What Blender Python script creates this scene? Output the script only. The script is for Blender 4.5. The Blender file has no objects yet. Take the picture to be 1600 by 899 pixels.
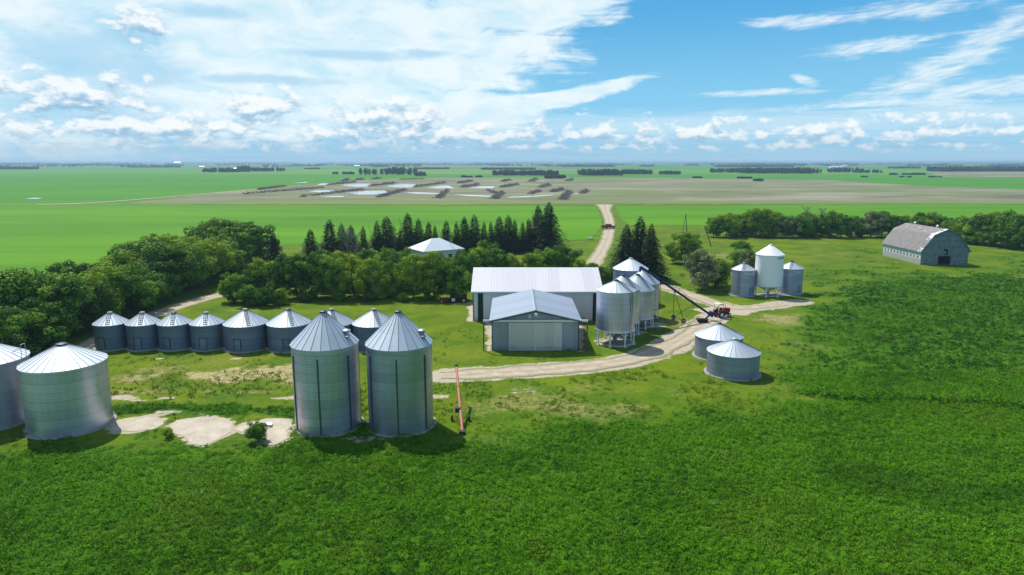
import bpy, math, random
import numpy as np
from mathutils import Vector, Matrix
rng = np.random.default_rng(7)
random.seed(7)
S = bpy.context.scene
R = math.radians
PI = math.pi

# ------------------------------------------------------------------ camera
CAM_H = 24.0
PITCH = R(10.49)
F = 1066.67
cam_d = bpy.data.cameras.new("camera")
cam_d.sensor_width = 36.0
cam_d.lens = 24.0
cam_d.clip_start = 0.5
cam_d.clip_end = 80000
cam = bpy.data.objects.new("camera", cam_d)
S.collection.objects.link(cam)
cam.location = (0, 0, CAM_H)
cam.rotation_euler = (PI / 2 - PITCH, 0, 0)
S.camera = cam

# ------------------------------------------------------------------ sun and exposure
SUN_EL = R(55)
TO_SUN = Vector((-0.60 * math.cos(SUN_EL), 0.80 * math.cos(SUN_EL), math.sin(SUN_EL)))
sun_d = bpy.data.lights.new("sun", 'SUN')
sun_d.energy = 5.0
sun_d.angle = R(0.55)
sun_d.color = (1.0, 0.955, 0.87)
sun = bpy.data.objects.new("sun", sun_d)
S.collection.objects.link(sun)
sun.location = (0, 0, 200)
sun.rotation_euler = TO_SUN.to_track_quat('Z', 'Y').to_euler()
S.view_settings.view_transform = 'Standard'
S.view_settings.look = 'None'
S.view_settings.exposure = 0.0
S.view_settings.gamma = 1.0
S.view_settings.use_curve_mapping = False
S.cycles.max_bounces = 8
S.cycles.diffuse_bounces = 3
S.cycles.glossy_bounces = 3
S.cycles.transparent_max_bounces = 12
S.cycles.volume_bounces = 0
S.cycles.use_denoising = True
S.cycles.denoiser = 'OPENIMAGEDENOISE'
S.cycles.caustics_reflective = False
S.cycles.caustics_refractive = False
S.cycles.sample_clamp_indirect = 4.0

# ------------------------------------------------------------------ node helper
class NT:
    def __init__(self, tree):
        self.t = tree
        tree.nodes.clear()
    def new(self, kind, **kw):
        n = self.t.nodes.new(kind)
        for k, v in kw.items():
            setattr(n, k, v)
        return n
    def put(self, sock, v):
        if isinstance(v, X):
            self.t.links.new(v.s, sock)
        elif isinstance(v, bpy.types.NodeSocket):
            self.t.links.new(v, sock)
        else:
            if hasattr(sock, 'default_value'):
                try:
                    sock.default_value = v
                except Exception:
                    sock.default_value = (*v, 1.0)
    def m(self, op, a, b=None, c=None, clamp=False):
        n = self.new('ShaderNodeMath', operation=op, use_clamp=clamp)
        self.put(n.inputs[0], a)
        if b is not None: self.put(n.inputs[1], b)
        if c is not None: self.put(n.inputs[2], c)
        return X(self, n.outputs[0])
    def noise(self, vec, scale=1.0, detail=4, rough=0.55, dist=0.0, col=False):
        n = self.new('ShaderNodeTexNoise')
        n.noise_dimensions = '3D'
        if vec is not None: self.put(n.inputs['Vector'], vec)
        self.put(n.inputs['Scale'], scale); n.inputs['Detail'].default_value = detail
        n.inputs['Roughness'].default_value = rough; n.inputs['Distortion'].default_value = dist
        return X(self, n.outputs['Color' if col else 0])
    def vec(self, x, y, z=0.0):
        n = self.new('ShaderNodeCombineXYZ')
        self.put(n.inputs[0], x); self.put(n.inputs[1], y); self.put(n.inputs[2], z)
        return X(self, n.outputs[0])
    def mix(self, f, a, b, mode='MIX'):
        n = self.new('ShaderNodeMix', data_type='RGBA', blend_type=mode)
        self.put(n.inputs[0], f); self.put(n.inputs[6], a); self.put(n.inputs[7], b)
        return X(self, n.outputs[2])
    def step(self, v, a, b, lo=0.0, hi=1.0):
        n = self.new('ShaderNodeMapRange', interpolation_type='SMOOTHSTEP')
        self.put(n.inputs[0], v); self.put(n.inputs[1], a); self.put(n.inputs[2], b)
        n.inputs[3].default_value = lo; n.inputs[4].default_value = hi
        return X(self, n.outputs[0])
    def attr(self, name, out='Fac'):
        n = self.new('ShaderNodeAttribute'); n.attribute_name = name
        return X(self, n.outputs[out])
class X:
    def __init__(self, nt, s): self.nt = nt; self.s = s
    def __add__(a, b): return a.nt.m('ADD', a, b)
    __radd__ = __add__
    def __sub__(a, b): return a.nt.m('SUBTRACT', a, b)
    def __rsub__(a, b): return a.nt.m('SUBTRACT', b, a)
    def __mul__(a, b): return a.nt.m('MULTIPLY', a, b)
    __rmul__ = __mul__
    def __truediv__(a, b): return a.nt.m('DIVIDE', a, b)
    def max(a, b): return a.nt.m('MAXIMUM', a, b)
    def min(a, b): return a.nt.m('MINIMUM', a, b)

# ------------------------------------------------------------------ pixel of the 1600-wide photo -> world
CP, SP = math.cos(PITCH), math.sin(PITCH)
def ray(px, py):
    cx = (px - 800) / F; cy = (449.5 - py) / F
    return Vector((cx, CP + cy * SP, -SP + cy * CP))
def G(px, py, z=0.0):
    d = ray(px, py); t = (z - CAM_H) / d.z
    return Vector((d.x * t, d.y * t, z))
def AT(px, py, Y):
    d = ray(px, py); t = Y / d.y
    return Vector((d.x * t, Y, CAM_H + d.z * t))
def sky_uv(px, py):
    d = ray(px, py).normalized()
    return math.degrees(math.atan2(d.x, d.y)), math.degrees(math.asin(d.z))

# ------------------------------------------------------------------ world: sky with clouds
W = bpy.data.worlds.new("World")
S.world = W
W.use_nodes = True
nt = NT(W.node_tree)
def build_sky():
    sky = nt.new('ShaderNodeTexSky', sky_type='NISHITA')
    sky.sun_disc = False
    sky.sun_elevation = SUN_EL
    sky.sun_rotation = math.atan2(TO_SUN.x, TO_SUN.y)
    sky.air_density = 1.0; sky.dust_density = 0.6; sky.ozone_density = 2.5
    STR = 0.10
    geo = nt.new('ShaderNodeTexCoord')
    sep = nt.new('ShaderNodeSeparateXYZ')
    nt.t.links.new(geo.outputs['Generated'], sep.inputs[0])
    x, y, z = (X(nt, sep.outputs[i]) for i in range(3))
    u = nt.m('ARCTAN2', x, y) * 57.29578
    v = nt.m('ARCSINE', z) * 57.29578
    k = 57.29578 / F                                     # degrees per photo pixel
    base = nt.mix(1.0, X(nt, sky.outputs[0]), (0.80, 1.05, 1.15, 1), 'MULTIPLY')
    blue = nt.mix(nt.step(v, 3.5, 13.0), (2.6, 6.2, 8.9, 1), (1.0, 4.2, 7.8, 1))
    lowm = nt.step(v, 20.0, 40.0)
    base = nt.mix(lowm, blue, base)
    P1 = nt.vec(u * 0.10, v * 0.24, 3.1)
    n1 = nt.noise(P1, 2.2, 7, 0.58, 0.6)
    P2 = nt.vec(u * 0.16, v * 0.42, 11.7)
    n2 = nt.noise(P2, 3.2, 8, 0.60, 0.25)
    P3 = nt.vec(u * 0.05, v * 0.5, 21.3)
    n3 = nt.noise(P3, 3.5, 7, 0.62, 0.9)
    def ell(px, py, rx, ry, tilt=0.0, up=0.0):
        u0, v0 = sky_uv(px, py)
        du = u - u0; dv = v - (v0 - up)
        c, s = math.cos(R(tilt)), math.sin(R(tilt))
        a = (du * c + dv * s) / (rx * k); b = (dv * c - du * s) / (ry * k)
        return 1.0 - nt.m('SQRT', a * a + b * b)
    def union(lst):
        e = ell(*lst[0])
        for q in lst[1:]: e = e.max(ell(*q))
        return e
    # veil of bright high cloud
    e = union([(430, 70, 480, 150), (640, 72, 190, 42), (250, 150, 420, 75), (690, 172, 210, 42), (850, 160, 170, 17, 12), (790, 14, 190, 40),
               (60, 60, 300, 200)])
    a1 = nt.step(e + (n1 - 0.5) * 0.95 + (n3 - 0.5) * 0.45, 0.02, 0.34)
    veil = nt.mix(nt.step(n1 + (n2 - 0.5) * 0.2, 0.25, 0.66), (6.0, 8.6, 9.8, 1), (9.2, 10.1, 10.3, 1))
    col = nt.mix(a1 * 0.90, base, veil)
    # bluish openings inside the veil
    hole = nt.step(union([(330, 20, 90, 14), (420, 125, 140, 10), (230, 110, 90, 30), (560, 86, 130, 10), (660, 84, 60, 8), (200, 55, 80, 40), (130, 90, 120, 60), (100, 170, 160, 40)]) + (n2 - 0.5) * 1.3, -0.05, 0.75)
    col = nt.mix(hole * 0.62, col, (3.1, 6.3, 8.8, 1))
    # cirrus and small wisps
    e = union([(1250, 32, 95, 11, 0), (1375, 75, 95, 14, 2), (1440, 14, 110, 14), (1500, 90, 190, 30, 30), (1560, 140, 190, 22, 8),
               (1520, 62, 60, 12, 28), (1420, 158, 230, 9, 2), (1180, 145, 100, 6), (1255, 125, 26, 8, -25)])
    a2 = nt.step(e + (n3 - 0.5) * 2.0 + (n2 - 0.5) * 1.3, 0.0, 0.95)
    n5 = nt.noise(nt.vec(u * 0.22 - v * 0.08, v * 1.3 - u * 0.25, 31.0), 2.4, 7, 0.62, 0.5)
    col = nt.mix(a2 * nt.step(n5, 0.16, 0.66) * 0.80, col, (9.0, 9.9, 10.2, 1))
    # thin haze cloud above the cumulus band
    e = union([(1150, 196, 700, 34), (700, 200, 300, 40), (1500, 180, 300, 26)])
    col = nt.mix(nt.step(e + (n3 - 0.5) * 0.9, 0.0, 0.9) * 0.62, col, (7.0, 8.7, 9.6, 1))
    # cumulus: puffy noise, lit tops and grey-blue bases
    Pc = nt.vec(u * 0.30, v * 0.55, 5.0)
    Pb = nt.vec(u * 0.30, (v + 0.6) * 0.55, 5.0)
    c1 = nt.noise(Pc, 2.0, 9, 0.57, 0.15)
    c2 = nt.noise(Pb, 2.0, 9, 0.57, 0.15)
    big = nt.noise(nt.vec(u * 0.09, 0.0, 2.0), 2.0, 3, 0.5)
    _, vb = sky_uv(800, 212)
    puffs = [(405, 168, 75, 30), (600, 186, 110, 34), (660, 178, 40, 30), (250, 196, 200, 26), (110, 150, 110, 34), (215, 38, 45, 30), (730, 212, 120, 22)]
    def density(up, c):
        band = 1.0 - nt.m('ABSOLUTE', (v - (vb - up)) / (25 * k))
        band2 = 1.0 - nt.m('ABSOLUTE', (v - (vb - up) + 0.9) / (14 * k))
        e = ell(*puffs[0], 0.0, up)
        for q in puffs[1:]: e = e.max(ell(*q, 0.0, up))
        e = e.max(band * 0.62 - 0.10 + (big - 0.5) * 1.3).max(band2 * 0.6 - 0.2)
        return e.max(-1.0) * 0.9 + (c - 0.5) * 2.9
    d1 = density(0.0, c1); d2 = density(0.6, c2)
    ac = nt.step(d1, 0.04, 0.56)
    lit = nt.step((d1 - d2) * 1.0 + (n2 - 0.5) * 0.35, -0.40, 0.50)
    cum = nt.mix(lit, (3.0, 5.3, 7.4, 1), (9.6, 10.0, 10.2, 1))
    col = nt.mix(ac * 0.86, col, cum)
    # flat blue-grey layer over the horizon
    lay = nt.noise(nt.vec(u * 0.06, v * 1.6, 9.0), 2.0, 5, 0.55)
    low = nt.step(v, 2.6, 0.2)
    col = nt.mix(low * 0.72, col, nt.mix(lay, (3.2, 5.2, 7.0, 1), (5.2, 6.9, 8.2, 1)))
    # away from the picture the sky is broken cloud
    up = nt.step(v, 13.0, 30.0)
    n4 = nt.noise(nt.vec(x * 2.0, y * 2.0, z * 3.0), 1.3, 5, 0.55)
    far = nt.mix(nt.step(n4, 0.42, 0.62) * 0.50, base, (9.0, 9.2, 9.4, 1))
    col = nt.mix(up, col, far)
    col = nt.mix(nt.step(z, -0.02, -0.06), col, (1.0, 1.9, 0.7, 1))
    bg = nt.new('ShaderNodeBackground')
    nt.put(bg.inputs[0], col); bg.inputs[1].default_value = STR
    out = nt.new('ShaderNodeOutputWorld')
    nt.t.links.new(bg.outputs[0], out.inputs[0])
build_sky()

# ------------------------------------------------------------------ materials
def mat(name):
    m = bpy.data.materials.new(name); m.use_nodes = True
    n = NT(m.node_tree)
    return m, n
def finish(n, col, rough=0.8, metal=0.0, bump=None, bstr=0.3, bdist=0.05, spec=0.3, **kw):
    p = n.new('ShaderNodeBsdfPrincipled')
    n.put(p.inputs['Base Color'], col if not (isinstance(col, tuple) and len(col) == 3) else (*col, 1))
    n.put(p.inputs['Roughness'], rough); n.put(p.inputs['Metallic'], metal)
    p.inputs['Specular IOR Level'].default_value = spec
    if bump is not None:
        b = n.new('ShaderNodeBump'); b.inputs['Strength'].default_value = bstr; b.inputs['Distance'].default_value = bdist
        n.put(b.inputs['Height'], bump); n.t.links.new(b.outputs[0], p.inputs['Normal'])
    o = n.new('ShaderNodeOutputMaterial')
    n.t.links.new(p.outputs[0], o.inputs[0])
    return p
def plain(name, col, rough=0.6, metal=0.0, var=0.25, scale=2.0, spec=0.3):
    m, n = mat(name)
    tc = n.new('ShaderNodeTexCoord')
    f = n.noise(tc.outputs['Object'], scale, 5, 0.6)
    d = tuple(c * (1 - var) for c in col); l = tuple(min(1, c * (1 + var)) for c in col)
    finish(n, n.mix(f, (*d, 1), (*l, 1)), rough, metal, spec=spec)
    return m
def foliage(name, dark, light, third=None, trans=0.3, rough=0.6):
    m, n = mat(name)
    t = n.attr('tone')
    oi = n.new('ShaderNodeObjectInfo')
    rnd = X(n, oi.outputs['Random'])
    tt = n.step(t + (rnd - 0.5) * 0.5, 0.0, 1.0)
    col = n.mix(tt, (*dark, 1), (*light, 1))
    if third:
        col = n.mix(n.step(rnd, 0.55, 1.0) * 0.7, col, (*third, 1))
    if name == 'crop_leaf':                              # thin, yellowed and weedy drifts through the stand
        tc = n.new('ShaderNodeTexCoord')
        d1 = n.noise(tc.outputs['Object'], 0.075, 5, 0.6, 0.6); d2 = n.noise(tc.outputs['Object'], 0.35, 5, 0.65)
        col = n.mix(n.step(d1 * 0.6 + d2 * 0.4, 0.50, 0.64) * 0.55, col, (0.125, 0.205, 0.010, 1))
        col = n.mix(n.step(d2 * 0.7 + t * 0.3, 0.60, 0.70) * 0.5, col, (0.20, 0.30, 0.07, 1))
        col = n.mix(n.step(d1, 0.46, 0.34) * 0.5, col, (0.010, 0.060, 0.002, 1))
    p = n.new('ShaderNodeBsdfPrincipled'); n.put(p.inputs['Base Color'], col); p.inputs['Roughness'].default_value = rough
    p.inputs['Specular IOR Level'].default_value = 0.06
    tr = n.new('ShaderNodeBsdfTranslucent'); n.put(tr.inputs[0], n.mix(1.0, col, (1.25, 1.2, 0.5, 1), 'MULTIPLY'))
    mx = n.new('ShaderNodeMixShader'); mx.inputs[0].default_value = trans
    n.t.links.new(p.outputs[0], mx.inputs[1]); n.t.links.new(tr.outputs[0], mx.inputs[2])
    o = n.new('ShaderNodeOutputMaterial'); n.t.links.new(mx.outputs[0], o.inputs[0])
    return m
def galv(name, base, spread, rough=0.42, metal=0.7, corr=60.0, bstr=0.35):
    """corrugated galvanized sheet: staggered sheets of slightly different age, rings, run-off streaks, plus painted reflection bands and corrugation shade"""
    m, n = mat(name)
    uv = n.new('ShaderNodeUVMap')
    br = n.new('ShaderNodeTexBrick')
    n.t.links.new(uv.outputs[0], br.inputs['Vector'])
    br.offset = 0.5
    br.inputs['Color1'].default_value = (0.2, 0.2, 0.2, 1); br.inputs['Color2'].default_value = (0.8, 0.8, 0.8, 1)
    br.inputs['Mortar'].default_value = (0.35, 0.35, 0.35, 1)
    br.inputs['Scale'].default_value = 1.0; br.inputs['Mortar Size'].default_value = 0.012
    br.inputs['Brick Width'].default_value = 2.75; br.inputs['Row Height'].default_value = 0.82
    sx = n.new('ShaderNodeSeparateXYZ'); n.t.links.new(uv.outputs[0], sx.inputs[0])
    ux, uy = X(n, sx.outputs[0]), X(n, sx.outputs[1])
    streak = n.noise(n.vec(ux * 2.2, uy * 0.12, 0.0), 1.6, 6, 0.6)
    patch = n.noise(n.vec(ux * 0.45, uy * 0.10, 4.0), 1.2, 5, 0.6)  # broad upright tone bands, painted in for reflections on the metal
    row = n.new('ShaderNodeTexWhiteNoise'); row.noise_dimensions = '1D'
    oi = n.new('ShaderNodeObjectInfo')
    n.put(row.inputs['W'], n.m('FLOOR', uy / 0.82) + X(n, oi.outputs['Random']) * 37.0)
    t = X(n, br.outputs[0]) * 0.20 + streak * 0.30 + patch * 0.50 + X(n, row.outputs[0]) * 0.15 + (X(n, oi.outputs['Random']) - 0.5) * 0.30
    lo = tuple(c * (1 - spread) for c in base); hi = tuple(min(0.9, c * (1 + spread)) for c in base)
    col = n.mix(n.step(t, 0.25, 0.95), (*lo, 1), (*hi, 1))
    wave = n.m('SINE', uy * corr)
    if corr:
        seam = n.step(n.m('PINGPONG', uy, 0.41), 0.05, 0.0)
        fine = n.m('SINE', uy * 34.0) * 0.5 + 0.5
        vs = n.step(n.m('ABSOLUTE', n.m('PINGPONG', ux + n.m('FLOOR', uy / 0.82) * 1.375, 1.375)), 0.035, 0.0)
        col = n.mix((seam * 0.50).max(vs * 0.35), col, (*(c * 0.35 for c in base), 1))
        col = n.mix(fine * 0.42, col, (*(c * 0.55 for c in base), 1))  # fine dark lines put the corrugation's shade into the colour
    finish(n, col, n.step(patch, 0.2, 0.8, rough - 0.08, rough + 0.14), metal, wave, bstr, 0.02, 0.4)
    return m
def ribbed(name, base, var, rough, metal, pitch, axis=0, spec=0.4, tilt=0.0):
    """painted ribbed sheet metal with fine ribs along one axis of the object"""
    m, n = mat(name)
    tc = n.new('ShaderNodeTexCoord'); sx = n.new('ShaderNodeSeparateXYZ'); n.t.links.new(tc.outputs['Object'], sx.inputs[0])
    a = X(n, sx.outputs[axis])
    w = n.m('PINGPONG', a, pitch / 2)
    rib = n.step(w, pitch * 0.06, pitch * 0.14)
    sheet = n.new('ShaderNodeTexWhiteNoise'); sheet.noise_dimensions = '1D'
    n.put(sheet.inputs['W'], n.m('FLOOR', a / (pitch * 4)))
    dirt = n.noise(tc.outputs['Object'], 0.9, 6, 0.62)
    fine = n.noise(n.vec(a * 3.0, X(n, sx.outputs[2]) * 0.25, X(n, sx.outputs[1]) * 0.25), 1.5, 5, 0.6)
    t = X(n, sheet.outputs[0]) * 0.4 + dirt * 0.35 + fine * 0.35
    lo = tuple(c * (1 - var) for c in base); hi = tuple(min(0.93, c * (1 + var)) for c in base)
    col = n.mix(n.step(t, 0.3, 0.8), (*lo, 1), (*hi, 1))
    if 'wall' in name or 'door' in name:                 # splashed mud along the foot of the sheets
        col = n.mix(n.step(dirt * 1.5 + fine * 0.6 - X(n, sx.outputs[2]) * 1.1, 0.25, 1.0) * 0.55, col, (0.20, 0.17, 0.13, 1))
    finish(n, col, rough, metal, 1.0 - rib, 0.5, 0.02, spec)
    return m

M = {}
M['galv_tall'] = galv('galvanized_tall', (0.60, 0.60, 0.71), 0.28, 0.36, 0.8, 60.0, 0.12)
M['galv_hopper'] = galv('galvanized_hopper', (0.58, 0.59, 0.72), 0.28, 0.36, 0.8, 60.0, 0.10)
M['galv_dull'] = galv('galvanized_weathered', (0.215, 0.262, 0.365), 0.34, 0.50, 0.5)
M['galv_mid'] = galv('galvanized_mid', (0.40, 0.415, 0.58), 0.24, 0.40, 0.65, 60.0, 0.15)
M['roof_bin'] = galv('galvanized_roof', (0.52, 0.585, 0.65), 0.12, 0.50, 0.35, 0.0, 0.0)
M['roof_pale'] = galv('galvanized_roof_pale', (0.70, 0.76, 0.80), 0.08, 0.50, 0.25, 0.0, 0.0)
M['rib'] = plain('roof_rib', (0.22, 0.27, 0.32), 0.5, 0.4)
M['dark_metal'] = plain('dark_metal', (0.04, 0.055, 0.065), 0.5, 0.5)
M['stripe'] = plain('stiffener_steel', (0.085, 0.11, 0.115), 0.5, 0.4)
M['steel'] = plain('steel_grey', (0.33, 0.37, 0.40), 0.45, 0.6)
M['white_paint'] = plain('white_paint', (0.78, 0.80, 0.80), 0.4, 0.0, 0.06)
M['leg_paint'] = plain('pale_leg_paint', (0.80, 0.82, 0.82), 0.45, 0.0, 0.1)
M['white_bin'] = plain('white_bin_paint', (0.91, 0.89, 0.88), 0.4, 0.0, 0.03, 0.6, 0.4)
M['concrete'] = plain('concrete', (0.36, 0.34, 0.30), 0.9, 0.0, 0.3, 3.0)
M['roof_white'] = ribbed('white_roof_sheet', (0.63, 0.615, 0.66), 0.07, 0.4, 0.0, 0.45, 0)
M['roof_blue'] = ribbed('grey_roof_sheet', (0.29, 0.345, 0.42), 0.07, 0.42, 0.2, 0.45, 1)
M['wall_beige'] = ribbed('beige_wall_sheet', (0.80, 0.76, 0.80), 0.08, 0.5, 0.0, 0.30, 0)
M['wall_blue'] = ribbed('slate_wall_sheet', (0.31, 0.335, 0.375), 0.12, 0.45, 0.05, 0.30, 0)
M['door_beige'] = ribbed('beige_door_sheet', (0.66, 0.60, 0.52), 0.08, 0.5, 0.0, 0.30, 0)
M['green_trim'] = plain('dark_green_sheet', (0.010, 0.035, 0.032), 0.45, 0.1)
M['black'] = plain('black_rubber', (0.014, 0.014, 0.015), 0.8, 0.0, 0.3)
M['glass'] = plain('dark_glass', (0.04, 0.05, 0.055), 0.08, 0.0, 0.1, 1.0, 0.8)
M['red'] = plain('tractor_red', (0.30, 0.025, 0.018), 0.4, 0.0, 0.3)
M['dark_red'] = plain('dark_red_paint', (0.26, 0.010, 0.03), 0.3, 0.0, 0.15, 2.0, 0.5)
M['blue'] = plain('auger_blue', (0.012, 0.028, 0.20), 0.35, 0.1, 0.3)
M['auger_dark'] = plain('auger_dark_blue', (0.014, 0.018, 0.075), 0.4, 0.2, 0.3)
M['orange'] = plain('faded_orange', (0.52, 0.20, 0.115), 0.6, 0.0, 0.3, 1.2)
M['cream'] = plain('cream_paint', (0.66, 0.62, 0.50), 0.5, 0.0, 0.12)
M['wood'] = plain('pole_wood', (0.13, 0.105, 0.08), 0.9)
M['bark'] = plain('bark', (0.12, 0.095, 0.07), 0.95, 0, 0.4, 8.0)
M['grey_bark'] = plain('dead_wood', (0.24, 0.21, 0.19), 0.95, 0, 0.3, 3.0)
M['brush'] = plain('uprooted_wood', (0.22, 0.168, 0.155), 0.95, 0, 0.8, 0.35)
M['house_wall'] = plain('house_siding', (0.66, 0.66, 0.67), 0.6, 0, 0.06)
M['house_roof'] = ribbed('house_roof_sheet', (0.66, 0.72, 0.76), 0.05, 0.4, 0.15, 0.6, 0)
M['leaf'] = foliage('leaf_green', (0.036, 0.105, 0.010), (0.225, 0.410, 0.040), (0.28, 0.38, 0.022), 0.22)
M['leaf_yellow'] = foliage('leaf_yellow_green', (0.09, 0.19, 0.008), (0.36, 0.48, 0.025), None, 0.28)
M['leaf_grey'] = foliage('leaf_grey_green', (0.10, 0.14, 0.06), (0.29, 0.33, 0.16), None, 0.2)
M['needle'] = foliage('spruce_needles', (0.008, 0.022, 0.007), (0.042, 0.080, 0.022), None, 0.08)
M['far_leaf'] = foliage('far_wood_leaf', (0.012, 0.035, 0.012), (0.045, 0.085, 0.03), None, 0.1)
M['crop'] = foliage('crop_leaf', (0.011, 0.066, 0.001), (0.112, 0.300, 0.003), None, 0.2)
M['rough_grass'] = foliage('rough_grass_blade', (0.06, 0.16, 0.008), (0.17, 0.27, 0.02), None, 0.3)

def barn_mats():
    m, n = mat('old_shingles')
    tc = n.new('ShaderNodeTexCoord')
    sx = n.new('ShaderNodeSeparateXYZ'); n.t.links.new(tc.outputs['Object'], sx.inputs[0])
    x, y, z = (X(n, sx.outputs[i]) for i in range(3))
    a = n.noise(tc.outputs['Object'], 0.8, 7, 0.65)
    b = n.noise(n.vec(y * 0.5, z * 1.6, x * 0.3), 1.3, 6, 0.7, 0.8)
    course = n.m('PINGPONG', z, 0.16)
    col = n.mix(a, (0.14, 0.125, 0.125, 1), (0.34, 0.305, 0.30, 1))
    # torn strip along the gable end and scattered bare patches, where pale boards show
    edge = n.step(y, 2.2, 0.2)
    hi = n.step(z, 4.6, 8.0)
    bare = n.step(b + edge * 0.17 + hi * 0.055, 0.665, 0.70)
    col = n.mix(bare, col, (0.75, 0.77, 0.80, 1))
    finish(n, col, 0.9, 0, course + a * 0.1, 0.5, 0.05)
    M['shingle'] = m
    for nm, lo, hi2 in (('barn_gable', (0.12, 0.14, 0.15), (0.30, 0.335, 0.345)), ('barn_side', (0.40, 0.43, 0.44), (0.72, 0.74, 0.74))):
        m, n = mat(nm)
        tc = n.new('ShaderNodeTexCoord')
        sx = n.new('ShaderNodeSeparateXYZ'); n.t.links.new(tc.outputs['Object'], sx.inputs[0])
        x, y, z = (X(n, sx.outputs[i]) for i in range(3))
        bw = n.new('ShaderNodeTexWhiteNoise'); bw.noise_dimensions = '1D'; n.put(bw.inputs['W'], n.m('FLOOR', z / 0.2))
        a = n.noise(n.vec(x * 0.8, y * 0.8, z * 1.8), 1.3, 7, 0.72)
        t = a * 0.88 + X(n, bw.outputs[0]) * 0.12
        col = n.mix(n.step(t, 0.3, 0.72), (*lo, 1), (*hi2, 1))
        if nm == 'barn_side':                       # bare stained boards low on the wall
            col = n.mix(n.step(a * 2.0 - z, -0.7, 0.1) * 0.75, col, (0.34, 0.29, 0.23, 1))
        finish(n, col, 0.9, 0, n.m('PINGPONG', z, 0.1), 0.5, 0.03)
        M[nm] = m
barn_mats()

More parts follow.
